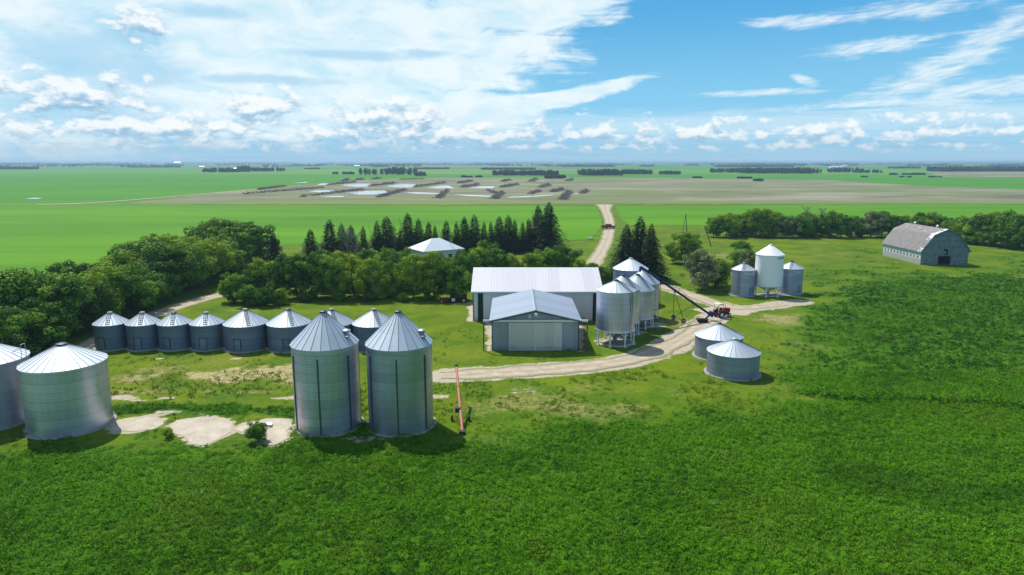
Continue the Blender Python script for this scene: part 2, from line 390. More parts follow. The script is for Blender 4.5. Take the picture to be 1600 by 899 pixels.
def ground_mats():
    # prairie and yard
    m, n = mat('prairie_ground')
    tc = n.new('ShaderNodeTexCoord'); P = X(n, tc.outputs['Object'])
    sx = n.new('ShaderNodeSeparateXYZ'); n.t.links.new(tc.outputs['Object'], sx.inputs[0])
    x, y = X(n, sx.outputs[0]), X(n, sx.outputs[1])
    dist = n.m('SQRT', x * x + y * y)
    f1 = n.noise(P, 1.9, 8, 0.7); f2 = n.noise(P, 0.16, 6, 0.6, 0.4); f3 = n.noise(P, 7.0, 4, 0.7); f0 = n.noise(P, 0.045, 5, 0.55)
    lawn = n.mix(n.step(f2 * 0.6 + f1 * 0.4, 0.34, 0.66), (0.050, 0.125, 0.003, 1), (0.155, 0.208, 0.006, 1))
    lawn = n.mix(n.step(f1 * 0.5 + f0 * 0.5, 0.52, 0.66) * 0.7, lawn, (0.215, 0.205, 0.045, 1))
    lawn = n.mix(n.step(f3, 0.52, 0.72) * 0.6, lawn, (0.025, 0.080, 0.004, 1))
    dry = n.attr('dry'); lush = n.attr('lush'); dirt = n.attr('dirt')
    pile = n.new('ShaderNodeTexVoronoi'); n.put(pile.inputs['Vector'], n.vec(x * 1.6, y * 1.1, 0.0)); pile.inputs['Scale'].default_value = 1.0
    drycol = n.mix(n.step(f1 * 0.6 + f3 * 0.4, 0.36, 0.62), (0.16, 0.17, 0.045, 1), (0.52, 0.42, 0.22, 1))
    drycol = n.mix(n.step(dry, 0.50, 0.75), n.mix(n.step(f1 * 0.5 + f3 * 0.5, 0.38, 0.62), (0.10, 0.14, 0.02, 1), (0.33, 0.27, 0.10, 1)), drycol)
    col = n.mix(n.step(dry * 1.25 + (f1 - 0.5) * 1.1 + (f2 - 0.5) * 0.5, 0.38, 0.80), lawn, drycol)
    lushcol = n.mix(n.step(f1 * 0.4 + f2 * 0.25 + f3 * 0.35, 0.38, 0.62), (0.014, 0.062, 0.001, 1), (0.072, 0.180, 0.002, 1))
    col = n.mix(n.step(lush + (f2 - 0.5) * 0.35 + (f1 - 0.5) * 0.35, 0.08, 0.92), col, lushcol)
    dirtcol = n.mix(n.step(f1 * 0.5 + f3 * 0.5, 0.3, 0.7), (0.33, 0.275, 0.20, 1), (0.55, 0.48, 0.38, 1))
    col = n.mix(n.step(dirt + (f1 - 0.5) * 0.7 + (f3 - 0.5) * 0.25, 0.36, 0.56), col, dirtcol)
    # far quarter-sections of crop
    br = n.new('ShaderNodeTexBrick'); br.offset = 0.37
    n.put(br.inputs['Vector'], n.vec(x * 0.9 + 300.0, y * 0.55 + 130.0, 0.0))
    br.inputs['Color1'].default_value = (0.0, 0.0, 0.0, 1); br.inputs['Color2'].default_value = (1, 1, 1, 1); br.inputs['Mortar'].default_value = (0.35, 0.35, 0.35, 1)
    br.inputs['Scale'].default_value = 0.001; br.inputs['Mortar Size'].default_value = 0.006; br.inputs['Brick Width'].default_value = 0.9; br.inputs['Row Height'].default_value = 0.42
    q = X(n, br.outputs[0])
    farn = n.noise(n.vec(x * 0.002, y * 0.006, 0.0), 1.0, 6, 0.6)
    crop = n.mix(n.step(q, 0.1, 0.8), (0.064, 0.225, 0.008, 1), (0.12, 0.27, 0.02, 1))
    crop = n.mix(n.step(q * 0.6 + farn * 0.6, 0.80, 0.92), crop, (0.24, 0.22, 0.12, 1))
    crop = n.mix(n.step(farn, 0.40, 0.62) * 0.4, crop, (0.05, 0.17, 0.02, 1))
    wood = n.noise(n.vec(x * 0.0012, y * 0.0030, 5.0), 1.0, 6, 0.65)
    crop = n.mix(n.step(wood, 0.46, 0.56) * n.step(dist, 2000, 5000), crop, (0.02, 0.05, 0.02, 1))
    col = n.mix(n.step(dist, 380, 460), col, crop)
    finish(n, col, 0.95, 0, f3 * 0.6 + f1, 0.55, 0.12, 0.1)
    M['ground'] = m
    # young crop
    m, n = mat('bright_crop')
    tc = n.new('ShaderNodeTexCoord'); P = X(n, tc.outputs['Object'])
    sx = n.new('ShaderNodeSeparateXYZ'); n.t.links.new(tc.outputs['Object'], sx.inputs[0])
    x, y = X(n, sx.outputs[0]), X(n, sx.outputs[1])
    a = n.noise(n.vec(x * 0.006, y * 0.03, 0.0), 1.0, 6, 0.6, 0.5); b = n.noise(P, 1.2, 4, 0.6); r = n.noise(n.vec(x * 0.05, y * 1.1, 1.0), 1.0, 3, 0.5)
    col = n.mix(n.step(a * 0.65 + r * 0.2 + b * 0.15, 0.36, 0.64), (0.058, 0.190, 0.001, 1), (0.108, 0.268, 0.002, 1))
    finish(n, col, 0.9, 0, b, 0.4, 0.1, 0.1)
    M['crop_field'] = m
    # worked land with stubble
    m, n = mat('stubble')
    tc = n.new('ShaderNodeTexCoord'); P = X(n, tc.outputs['Object'])
    sx = n.new('ShaderNodeSeparateXYZ'); n.t.links.new(tc.outputs['Object'], sx.inputs[0])
    x, y = X(n, sx.outputs[0]), X(n, sx.outputs[1])
    a = n.noise(n.vec(x * 0.010 - y * 0.004, y * 0.016, 0.0), 1.0, 7, 0.62, 0.6); b = n.noise(n.vec(x * 0.02, y * 0.13, 3.0), 1.0, 6, 0.65, 0.3); c = n.noise(n.vec(x * 0.006, y * 0.012, 8.0), 1.0, 5, 0.6)
    col = n.mix(n.step(a * 0.55 + b * 0.45, 0.34, 0.66), (0.115, 0.098, 0.075, 1), (0.36, 0.335, 0.255, 1))
    col = n.mix(n.step(c * 0.6 + b * 0.4, 0.42, 0.58) * 0.8, col, (0.14, 0.19, 0.045, 1))
    col = n.mix(n.step(y, 455, 395), col, n.mix(b, (0.11, 0.17, 0.03, 1), (0.22, 0.25, 0.09, 1)))
    finish(n, col, 0.95, 0, b, 0.3, 0.1, 0.1)
    M['stubble'] = m
    # gravel and packed earth
    m, n = mat('gravel')
    tc = n.new('ShaderNodeTexCoord'); P = X(n, tc.outputs['Object'])
    a = n.noise(P, 0.7, 7, 0.65); b = n.noise(P, 6.0, 5, 0.7)
    ru = n.attr('across')
    rut = n.step(n.m('ABSOLUTE', n.m('ABSOLUTE', ru + (n.noise(P, 0.12, 3) - 0.5) * 0.7) - 0.40), 0.05, 0.30)
    t = a * 0.55 + b * 0.25 + (1.0 - rut) * 0.07
    col = n.mix(n.step(t, 0.3, 0.72), (0.36, 0.295, 0.215, 1), (0.66, 0.565, 0.44, 1))
    edge = n.step(n.m('ABSOLUTE', ru) + (a - 0.5) * 0.9 + (b - 0.5) * 0.6, 0.62, 1.0)
    col = n.mix(edge * n.step(b, 0.40, 0.55), col, (0.10, 0.19, 0.015, 1))
    finish(n, col, 0.95, 0, b, 0.5, 0.05, 0.1)
    M['gravel'] = m
    m, n = mat('grassy_road')
    tc = n.new('ShaderNodeTexCoord'); P = X(n, tc.outputs['Object'])
    a = n.noise(P, 0.09, 6, 0.65); b = n.noise(P, 1.2, 5, 0.7)
    finish(n, n.mix(n.step(a * 0.6 + b * 0.4, 0.35, 0.65), (0.10, 0.20, 0.03, 1), (0.34, 0.33, 0.16, 1)), 0.95)
    M['grassy_road'] = m
    m, n = mat('pale_dirt')
    tc = n.new('ShaderNodeTexCoord'); P = X(n, tc.outputs['Object'])
    a = n.noise(P, 0.5, 7, 0.65, 0.3); b = n.noise(P, 5.0, 6, 0.72)
    col = n.mix(n.step(a * 0.5 + b * 0.5, 0.32, 0.66), (0.36, 0.30, 0.22, 1), (0.62, 0.55, 0.45, 1))
    col = n.mix(n.step(b, 0.60, 0.68) * 0.6, col, (0.20, 0.17, 0.12, 1))
    finish(n, col, 0.95, 0, b, 0.5, 0.06, 0.1)
    M['dirt'] = m
    m, n = mat('sky_pale_water')
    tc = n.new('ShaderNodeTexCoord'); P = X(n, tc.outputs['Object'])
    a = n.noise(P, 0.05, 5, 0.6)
    finish(n, n.mix(a, (0.42, 0.42, 0.41, 1), (0.62, 0.61, 0.60, 1)), 0.10, 0, n.noise(P, 1.0, 3), 0.04, 0.05, 0.6)  # pale base colour paints in the white of the reflected sky
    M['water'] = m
ground_mats()

# ------------------------------------------------------------------ mesh helpers
COL = S.collection
class MB:
    def __init__(self): self.v = []; self.f = []; self.uv = None
    def add(self, vs, fs):
        o = len(self.v); self.v += [tuple(p) for p in vs]; self.f += [tuple(i + o for i in q) for q in fs]; return self
    def box(self, c, s, rot=None):
        hx, hy, hz = s[0] / 2, s[1] / 2, s[2] / 2
        vs = [Vector((a * hx, b * hy, d * hz)) for d in (-1, 1) for b in (-1, 1) for a in (-1, 1)]
        if rot is not None: vs = [rot @ p for p in vs]
        c = Vector(c)
        return self.add([p + c for p in vs], [(0, 2, 3, 1), (4, 5, 7, 6), (0, 1, 5, 4), (2, 6, 7, 3), (0, 4, 6, 2), (1, 3, 7, 5)])
    def bar(self, a, b, r0, r1=None, n=8):
        a, b = Vector(a), Vector(b); r1 = r0 if r1 is None else r1
        d = (b - a)
        if d.length < 1e-6: return self
        q = d.normalized().to_track_quat('Z', 'Y').to_matrix()
        vs = []
        for p, r in ((a, r0), (b, r1)):
            for i in range(n):
                t = 2 * PI * i / n
                vs.append(p + q @ Vector((r * math.cos(t), r * math.sin(t), 0)))
        fs = [(i, (i + 1) % n, n + (i + 1) % n, n + i) for i in range(n)]
        fs += [tuple(range(n - 1, -1, -1)), tuple(range(n, 2 * n))]
        return self.add(vs, fs)
    def lathe(self, prof, n=48, center=(0, 0, 0), axis=None, cap0=False, cap1=False):
        vs = []; c = Vector(center)
        for r, z in prof:
            for i in range(n):
                t = 2 * PI * i / n
                p = Vector((r * math.cos(t), r * math.sin(t), z))
                vs.append((axis @ p if axis is not None else p) + c)
        fs = []
        for k in range(len(prof) - 1):
            for i in range(n):
                j = (i + 1) % n
                fs.append((k * n + i, k * n + j, (k + 1) * n + j, (k + 1) * n + i))
        if cap0: fs.append(tuple(range(n - 1, -1, -1)))
        if cap1: fs.append(tuple((len(prof) - 1) * n + i for i in range(n)))
        return self.add(vs, fs)
    def prism(self, prof, a0, a1, axis='Y'):
        """extrude a closed XZ outline along Y (or a YZ outline along X)"""
        n = len(prof)
        if axis == 'Y': vs = [(p, a0, q) for p, q in prof] + [(p, a1, q) for p, q in prof]
        else: vs = [(a0, p, q) for p, q in prof] + [(a1, p, q) for p, q in prof]
        fs = [(i, (i + 1) % n, n + (i + 1) % n, n + i) for i in range(n)] + [tuple(range(n - 1, -1, -1)), tuple(range(n, 2 * n))]
        return self.add(vs, fs)
    def patch(self, r0, r1, a0, a1, z0, z1, n=6):
        """curved slab on a cylinder"""
        vs = []
        for i in range(n + 1):
            t = R(a0 + (a1 - a0) * i / n)
            for r in (r0, r1):
                for z in (z0, z1): vs.append((r * math.cos(t), r * math.sin(t), z))
        fs = []
        for i in range(n):
            o, p = 4 * i, 4 * i + 4
            fs += [(o + 2, p + 2, p + 3, o + 3), (o, o + 1, p + 1, p), (o + 1, o + 3, p + 3, p + 1), (o, p, p + 2, o + 2)]
        fs += [(0, 2, 3, 1), (4 * n, 4 * n + 1, 4 * n + 3, 4 * n + 2)]
        return self.add(vs, fs)
    def quad(self, a, b, c, d): return self.add([a, b, c, d], [(0, 1, 2, 3)])

def obj(name, mb, m, parent=None, smooth=False, loc=None, uvcyl=False, fixn=True):
    me = bpy.data.meshes.new(name)
    me.from_pydata(mb.v, [], mb.f)
    me.materials.append(M[m])
    if uvcyl:
        uv = me.uv_layers.new(name='UVMap')
        for p in me.polygons:
            an = []
            for li in p.loop_indices:
                c = me.vertices[me.loops[li].vertex_index].co
                an.append([math.atan2(c.y, c.x), math.hypot(c.x, c.y), c.z, li])
            a0 = an[0][0]
            for a in an:
                d = a[0]
                while d - a0 > PI: d -= 2 * PI
                while d - a0 < -PI: d += 2 * PI
                uv.data[a[3]].uv = (d * uvcyl, a[2])
    if smooth:
        me.polygons.foreach_set('use_smooth', [True] * len(me.polygons))
    me.update()
    o = bpy.data.objects.new(name, me)
    COL.objects.link(o)
    if parent is not None: o.parent = parent
    if loc is not None: o.location = loc
    return o
def tag(o, label, cat, group=None):
    o['label'] = label; o['category'] = cat
    if group: o['group'] = group
    return o
def thing(name, label, cat, loc=(0, 0, 0), rz=0.0, group=None):
    o = bpy.data.objects.new(name, None); COL.objects.link(o)
    o.location = loc; o.rotation_euler = (0, 0, rz); o.empty_display_size = 0.5
    return tag(o, label, cat, group)
def struct(o, kind='structure'):
    o['kind'] = kind; return o
def copy_tree(o, parent=None):
    c = o.copy(); COL.objects.link(c); c.parent = parent
    for ch in o.children: copy_tree(ch, c)
    return c
ORD = ['first', 'second', 'third', 'fourth', 'fifth', 'sixth', 'seventh', 'eighth', 'ninth', 'tenth', 'eleventh', 'twelfth', 'thirteenth', 'fourteenth', 'fifteenth',
       'sixteenth', 'seventeenth', 'eighteenth', 'nineteenth', 'twentieth', 'twenty-first', 'twenty-second', 'twenty-third', 'twenty-fourth', 'twenty-fifth',
       'twenty-sixth', 'twenty-seventh', 'twenty-eighth', 'twenty-ninth', 'thirtieth']
def np_mesh(name, V, Q, m, tone=None):
    """quads from numpy arrays"""
    me = bpy.data.meshes.new(name)
    V = np.ascontiguousarray(V, dtype=np.float32); Q = np.ascontiguousarray(Q, dtype=np.int32)
    me.vertices.add(len(V)); me.vertices.foreach_set('co', V.ravel())
    me.loops.add(Q.size); me.loops.foreach_set('vertex_index', Q.ravel())
    me.polygons.add(len(Q))
    me.polygons.foreach_set('loop_start', np.arange(0, Q.size, 4, dtype=np.int32))
    me.update(calc_edges=True)
    if tone is not None:
        a = me.attributes.new('tone', 'FLOAT', 'FACE'); a.data.foreach_set('value', np.ascontiguousarray(tone, dtype=np.float32))
    me.materials.append(M[m])
    return me
def kites(C, Nrm, L, Wd, g=rng, along=None):
    """leaf-shaped quads: centre, normal, length, width"""
    n = len(C)
    Nrm = Nrm / (np.linalg.norm(Nrm, axis=1, keepdims=True) + 1e-9)
    T = g.normal(size=(n, 3)) if along is None else along
    T = T - Nrm * (T * Nrm).sum(1, keepdims=True)
    T = T / (np.linalg.norm(T, axis=1, keepdims=True) + 1e-9)
    B = np.cross(Nrm, T)
    L = np.asarray(L).reshape(-1, 1); Wd = np.asarray(Wd).reshape(-1, 1)
    V = np.stack([C - T * L * 0.5, C + B * Wd * 0.5, C + T * L * 0.5, C - B * Wd * 0.5], 1).reshape(-1, 3)
    return V, np.arange(4 * n).reshape(-1, 4)
def unit(n, g=rng):
    d = g.normal(size=(n, 3)); return d / np.linalg.norm(d, axis=1, keepdims=True)

# ------------------------------------------------------------------ near-ground masks
def poly_sd(PX, PY, pts):
    """signed distance to a polygon, positive inside"""
    d = np.full(PX.shape, 1e9); ins = np.zeros(PX.shape, bool); n = len(pts)
    for i in range(n):
        ax, ay = pts[i]; bx, by = pts[(i + 1) % n]
        ex, ey = bx - ax, by - ay
        t = np.clip(((PX - ax) * ex + (PY - ay) * ey) / (ex * ex + ey * ey + 1e-9), 0, 1)
        d = np.minimum(d, np.hypot(PX - ax - t * ex, PY - ay - t * ey))
        c = ((ay > PY) != (by > PY)) & (PX < ex * (PY - ay) / (ey if abs(ey) > 1e-9 else 1e-9) + ax)
        ins ^= c
    return np.where(ins, d, -d)
def line_d(PX, PY, pts):
    d = np.full(PX.shape, 1e9)
    for (ax, ay), (bx, by) in zip(pts[:-1], pts[1:]):
        ex, ey = bx - ax, by - ay
        t = np.clip(((PX - ax) * ex + (PY - ay) * ey) / (ex * ex + ey * ey + 1e-9), 0, 1)
        d = np.minimum(d, np.hypot(PX - ax - t * ex, PY - ay - t * ey))
    return d
def gp(lst): return [tuple(G(*p)[:2]) for p in lst]
def sm(x, a, b):
    t = np.clip((x - a) / (b - a), 0, 1); return t * t * (3 - 2 * t)
_h = rng.random((256, 256))
def vnoise(x, y):
    xi = np.floor(x).astype(int); yi = np.floor(y).astype(int); fx = x - xi; fy = y - yi
    fx = fx * fx * (3 - 2 * fx); fy = fy * fy * (3 - 2 * fy)
    g = lambda a, b: _h[a % 256, b % 256]
    return (g(xi, yi) * (1 - fx) + g(xi + 1, yi) * fx) * (1 - fy) + (g(xi, yi + 1) * (1 - fx) + g(xi + 1, yi + 1) * fx) * fy
def fbm(x, y): return vnoise(x, y) * 0.5 + vnoise(x * 2.1 + 17, y * 2.1 + 5) * 0.3 + vnoise(x * 4.3 + 3, y * 4.3 + 31) * 0.2

LUSH = gp([(-200, 704), (60, 694), (190, 690), (280, 704), (400, 706), (470, 690), (560, 684), (700, 692), (770, 684), (840, 672), (900, 668), (960, 655), (1060, 662),
           (1200, 645), (1262, 622), (1272, 560), (1285, 480), (1340, 445), (1480, 432), (1800, 432), (1900, 1000), (-300, 1000)])
ROUGH_R = gp([(1230, 480), (1270, 400), (1360, 385), (1430, 420), (1520, 420), (1600, 385), (1900, 385), (1900, 480), (1290, 500)])
WEEDS = gp([(165, 648), (165, 634), (300, 630), (470, 636), (470, 655), (400, 652), (300, 646), (258, 648)])
PADS = [gp(q) for q in ([(172, 664), (192, 655), (225, 651), (253, 654), (256, 663), (240, 671), (205, 675), (178, 674)],
        [(266, 666), (276, 657), (310, 653), (350, 653), (364, 660), (362, 674), (345, 684), (320, 697), (298, 694), (286, 682), (270, 676)],
        [(366, 672), (380, 661), (420, 655), (448, 656), (457, 664), (446, 674), (452, 684), (430, 697), (410, 694), (402, 678), (380, 676)])]
def masks(x, y):
    nz = fbm(x * 0.22, y * 0.22); nz2 = fbm(x * 0.7 + 50, y * 0.7)
    lush = sm(poly_sd(x, y, LUSH) + (nz - 0.5) * 13 + (nz2 - 0.5) * 4, -10.0, 6.0)
    lush = np.maximum(lush, (0.34 + 0.3 * sm(nz, 0.4, 0.62)) * sm(poly_sd(x, y, ROUGH_R) + (nz - 0.5) * 8, -6, 5))
    lush = np.maximum(lush, 0.9 * sm(poly_sd(x, y, WEEDS) + (nz2 - 0.5) * 3, -0.6, 0.8))
    lush = np.maximum(lush, sm(1.4 - line_d(x, y, gp([(1255, 614), (1330, 622), (1450, 623), (1700, 634)])) + (nz2 - 0.5) * 1.6, 0, 1))
    # thin yellowed spots inside the crop
    dry = np.zeros_like(x)
    def blob(px, py, rx, ry, s):
        nonlocal dry
        c = G(px, py); e = np.hypot((x - c.x) / rx, (y - c.y) / ry) + (nz - 0.5) * 1.2 + (nz2 - 0.5) * 0.7
        dry = np.maximum(dry, s * sm(e, 1.15, 0.45))
    blob(375, 585, 12, 3.6, 0.85); blob(440, 580, 8, 4.2, 0.9); blob(260, 578, 6, 2.2, 0.5); blob(205, 592, 5, 2.6, 0.62); blob(230, 612, 6, 1.2, 0.55)
    blob(400, 613, 7, 0.8, 0.6); blob(455, 600, 5, 1.2, 0.55)
    blob(900, 640, 9, 4, 0.54); blob(820, 630, 7, 3.5, 0.5); blob(960, 610, 8, 3, 0.40); blob(740, 640, 4, 5, 0.45); blob(760, 690, 6, 2, 0.45)
    blob(1240, 500, 7, 6, 0.6); blob(1250, 540, 4, 4, 0.55); blob(1215, 480, 8, 2.6, 0.5); blob(1170, 660, 6, 1.6, 0.35); blob(1200, 655, 4, 1.5, 0.45)
    blob(1310, 398, 10, 6, 0.4); blob(1560, 433, 20, 2.5, 0.6); blob(1420, 465, 22, 2, 0.35); blob(1290, 380, 14, 5, 0.35); blob(1580, 490, 10, 2, 0.35)
    blob(1110, 350, 5, 16, 0.55); blob(1130, 380, 14, 7, 0.35); blob(900, 362, 12, 14, 0.35); blob(1140, 400, 9, 6, 0.55)
    blob(1060, 505, 6, 4, 0.55); blob(850, 555, 10, 1.2, 0.35); blob(735, 475, 3.2, 1.0, 0.8)
    blob(1550, 800, 10, 3, 0.25); blob(1400, 850, 6, 2, 0.2); blob(960, 780, 3, 1.5, 0.32); blob(1300, 690, 8, 1.2, 0.38)
    dirt = np.zeros_like(x)
    def dblob(px, py, rx, ry, s=1.0):
        nonlocal dirt
        c = G(px, py); e = np.hypot((x - c.x) / rx, (y - c.y) / ry) + (nz - 0.5) * 0.9 + (nz2 - 0.5) * 0.5
        dirt = np.maximum(dirt, s * sm(e, 1.15, 0.55))
    def dline(pts, w, s):
        nonlocal dirt
        dd = line_d(x, y, gp(pts)) + (nz2 - 0.5) * 1.4
        dirt = np.maximum(dirt, s * sm(dd, w + 0.7, w - 0.5))
    dline([(700, 587), (820, 580), (900, 575), (985, 563), (1040, 545), (1085, 518), (1115, 495)], 2.8, 0.62)
    dline([(1040, 448), (1100, 470), (1160, 484), (1250, 472)], 2.6, 0.55)
    dline([(740, 470), (741, 502)], 0.8, 0.7); dline([(763, 504), (766, 548)], 0.5, 0.8); dline([(905, 504), (906, 548)], 0.5, 0.7)
    dblob(1130, 485, 6, 3.4, 0.8)
    dblob(963, 534, 3.2, 2.8, 0.75); dblob(986, 520, 3, 2.6, 0.6); dblob(1020, 508, 3, 2.6, 0.55); dblob(1200, 461, 6, 2.6, 0.7)
    for b in ((1145, 583), (1117, 556)): dblob(*b, 3.6, 3.5, 0.62)
    dblob(195, 622, 2.2, 1.0, 0.7); dblob(260, 623, 1.4, 0.7, 0.7); dblob(220, 626, 1.6, 0.7, 0.6); dblob(445, 622, 2.6, 1.1, 0.65); dblob(250, 560, 1, 0.35, 0.8); dblob(368, 560, 1, 0.35, 0.8)
    dblob(265, 644, 2.4, 0.9, 0.6); dblob(820, 610, 2.8, 2.0, 0.40); dblob(690, 620, 1.6, 1.2, 0.55); dblob(580, 685, 3, 1.4, 0.45); dblob(310, 645, 2.6, 0.8, 0.6)
    dblob(945, 548, 3, 1, 0.4); dblob(360, 485, 6, 1.2, 0.4)
    for q in PADS: dirt = np.maximum(dirt, sm(poly_sd(x, y, q) + (nz2 - 0.5) * 0.8, -0.45, 0.1))
    return lush, dry, dirt
def build_ground():
    x0, x1, y0, y1 = -150.0, 210.0, 16.0, 300.0
    st = 0.75
    nx, ny = int((x1 - x0) / st) + 1, int((y1 - y0) / st) + 1
    gx, gy = np.meshgrid(np.linspace(x0, x1, nx), np.linspace(y0, y1, ny))
    lush, dry, dirt = masks(gx.ravel(), gy.ravel())
    V = np.stack([gx.ravel(), gy.ravel(), np.zeros(nx * ny)], 1)
    i = np.arange((ny - 1) * nx).reshape(ny - 1, nx)[:, :-1].ravel()
    Q = np.stack([i, i + 1, i + nx + 1, i + nx], 1)
    B = 45000.0
    E = np.array([(-B, -B, 0), (B, -B, 0), (B, y0, 0), (-B, y0, 0), (-B, y1, 0), (B, y1, 0), (B, B, 0), (-B, B, 0), (x0, y0, 0), (x0, y1, 0), (x1, y0, 0), (x1, y1, 0)], float)
    o = len(V)
    Q2 = np.array([(0, 1, 2, 3), (4, 5, 6, 7), (3, 8, 9, 4), (10, 2, 5, 11)]) + o
    V = np.concatenate([V, E]); Q = np.concatenate([Q, Q2])
    me = np_mesh('ground', V, Q, 'ground')
    for nm, a in (('lush', lush), ('dry', dry), ('dirt', dirt)):
        at = me.attributes.new(nm, 'FLOAT', 'POINT')
        at.data.foreach_set('value', np.concatenate([a, np.zeros(12)]).astype(np.float32))
    ob = bpy.data.objects.new('ground', me); COL.objects.link(ob); struct(ob)
build_ground()

def sheet(name, pts, z, m, jitter=0.6, step=4.0):
    """flat ground sheet with an uneven edge"""
    out = []
    n = len(pts)
    for i in range(n):
        a, b = Vector((*pts[i], 0)), Vector((*pts[(i + 1) % n], 0))
        k = max(1, min(60, int((b - a).length / step)))
        nrm = Vector((-(b - a).y, (b - a).x, 0)).normalized()
        for q in range(k):
            p = a.lerp(b, q / k)
            if q: p += nrm * ((float(fbm(np.array([p.x / step * 0.6 + 9]), np.array([p.y / step * 0.6]))[0]) - 0.5) * 2 * jitter)
            out.append((p.x, p.y, 0))
    mb = MB(); mb.add(out, [tuple(range(len(out)))])
    o = obj(name, mb, m, loc=(0, 0, z))
    if o.data.polygons[0].normal.z < 0: o.data.flip_normals()
    return struct(o)
def smooth_line(pts, n=10):
    out = []
    for i in range(len(pts) - 1):
        p0, p1, p2, p3 = pts[max(i - 1, 0)], pts[i], pts[i + 1], pts[min(i + 2, len(pts) - 1)]
        for k in range(n):
            t = k / n
            out.append(0.5 * ((2 * p1) + (p2 - p0) * t + (2 * p0 - 5 * p1 + 4 * p2 - p3) * t * t + (3 * p1 - p0 - 3 * p2 + p3) * t ** 3))
    out.append(pts[-1]); return out
def road(name, pxs, widths, z, m, jit=0.35):
    pts = smooth_line([G(*p) for p in pxs], 14)
    ws = np.interp(np.linspace(0, len(widths) - 1, len(pts)), range(len(widths)), widths)
    vs, fs, ac = [], [], []
    K = 8
    for i, p in enumerate(pts):
        t = (pts[min(i + 1, len(pts) - 1)] - pts[max(i - 1, 0)]).normalized(); nr = Vector((-t.y, t.x, 0))
        for k in range(K + 1):
            s = k / K * 2 - 1
            w = ws[i] / 2 + (float(fbm(np.array([p.x * 0.45 + 40 * (s > 0)]), np.array([p.y * 0.45]))[0]) - 0.5) * 2 * jit
            q = p + nr * s * w
            vs.append((q.x, q.y, 0.0)); ac.append(s)
    for i in range(len(pts) - 1):
        for k in range(K):
            a = i * (K + 1) + k
            fs.append((a, a + K + 1, a + K + 2, a + 1))
    mb = MB(); mb.add(vs, fs)
    o = obj(name, mb, m, loc=(0, 0, z))
    if o.data.polygons[0].normal.z < 0: o.data.flip_normals()
    at = o.data.attributes.new('across', 'FLOAT', 'POINT'); at.data.foreach_set('value', ac)
    return struct(o)

# fields
sheet('crop_field', [(-74, 40), (-74, 168), (-66, 196), (30, 212)] + gp([(928, 372), (942, 352), (938, 335), (928, 322)]) + [(-340, 384), (-520, 300), (-400, 40)], 0.06, 'crop_field', 1.2)
sheet('crop_field', gp([(1100, 352), (1030, 352), (985, 352), (968, 340), (962, 322)]) + [(700, 386), (700, 240), (175, 236), (75, 236)], 0.06, 'crop_field', 1.2)
YB = 397.0
sheet('brown_field', gp([(190, 318.5), (1900, 318.5)]) + gp([(1900, 303), (1600, 296.5), (1430, 290), (1290, 281.5), (1180, 279.5), (900, 278), (660, 278), (560, 282), (430, 292), (300, 306)]), 0.10, 'stubble', 6, 60)
sheet('brown_field', gp([(1470, 277), (1800, 279), (1800, 268), (1440, 269.5)]), 0.12, 'stubble', 12, 120)
sheet('brown_field', gp([(560, 266.5), (1000, 268), (1000, 265.5), (760, 264.5)]), 0.12, 'stubble', 20, 200)
road('field_road', [(-300, 319.6), (300, 319.6), (900, 319.6), (1300, 319.6), (1900, 319.6)], [4.5, 4.5, 4.5, 4.5, 4.5], 0.14, 'grassy_road', 1.4)
road('field_track', [(58, 320), (120, 318.6), (180, 315), (300, 305), (400, 296), (470, 290)], [7, 7, 5, 4, 4, 3], 0.16, 'gravel', 0.8)
road('driveway', [(944, 319), (946, 328), (951, 342), (952, 356), (948, 375), (937, 397), (922, 420), (905, 436)], [12, 5.4, 4.4, 4.2, 4.2, 4.2, 4.2, 4.0], 0.05, 'gravel', 0.5)
road('farm_track', [(688, 588), (740, 585), (820, 580), (900, 574), (985, 561), (1040, 543), (1082, 520), (1112, 496)], [2.4, 4.0, 4.4, 4.0, 3.7, 3.5, 3.4, 4.2], 0.03, 'gravel', 0.7)
road('farm_track', [(1030, 447), (1062, 455), (1100, 468), (1135, 479), (1175, 481), (1228, 476)], [3.2, 3.2, 3.6, 3.8, 2.4, 1.0], 0.024, 'gravel', 0.6)
road('farm_track', [(100, 556), (165, 526), (205, 508), (245, 491), (300, 472), (358, 458)], [3.2, 3.4, 3.6, 3.8, 4.2, 3.6], 0.024, 'gravel', 0.5)
for lst in PADS:
    sheet('dirt_patch', lst, 0.024, 'dirt', 0.35, 0.8)
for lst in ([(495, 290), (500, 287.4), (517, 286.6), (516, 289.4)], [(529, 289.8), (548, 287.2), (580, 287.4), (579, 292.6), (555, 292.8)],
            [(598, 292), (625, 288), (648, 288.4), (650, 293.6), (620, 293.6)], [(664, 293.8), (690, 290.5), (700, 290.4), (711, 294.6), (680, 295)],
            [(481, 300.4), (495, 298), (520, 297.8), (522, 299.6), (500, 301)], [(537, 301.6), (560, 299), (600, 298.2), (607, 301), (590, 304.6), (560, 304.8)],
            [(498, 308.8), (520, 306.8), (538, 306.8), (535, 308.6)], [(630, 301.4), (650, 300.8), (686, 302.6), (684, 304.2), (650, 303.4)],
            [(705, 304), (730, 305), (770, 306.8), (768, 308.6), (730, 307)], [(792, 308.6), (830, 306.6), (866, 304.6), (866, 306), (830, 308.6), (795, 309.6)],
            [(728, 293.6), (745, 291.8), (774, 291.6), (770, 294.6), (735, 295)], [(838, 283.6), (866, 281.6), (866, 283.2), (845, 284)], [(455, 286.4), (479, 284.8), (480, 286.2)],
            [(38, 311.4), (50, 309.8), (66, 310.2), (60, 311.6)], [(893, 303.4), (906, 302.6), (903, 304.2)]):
    sheet('pond', gp(lst), 0.2, 'water', 1.8, 5)

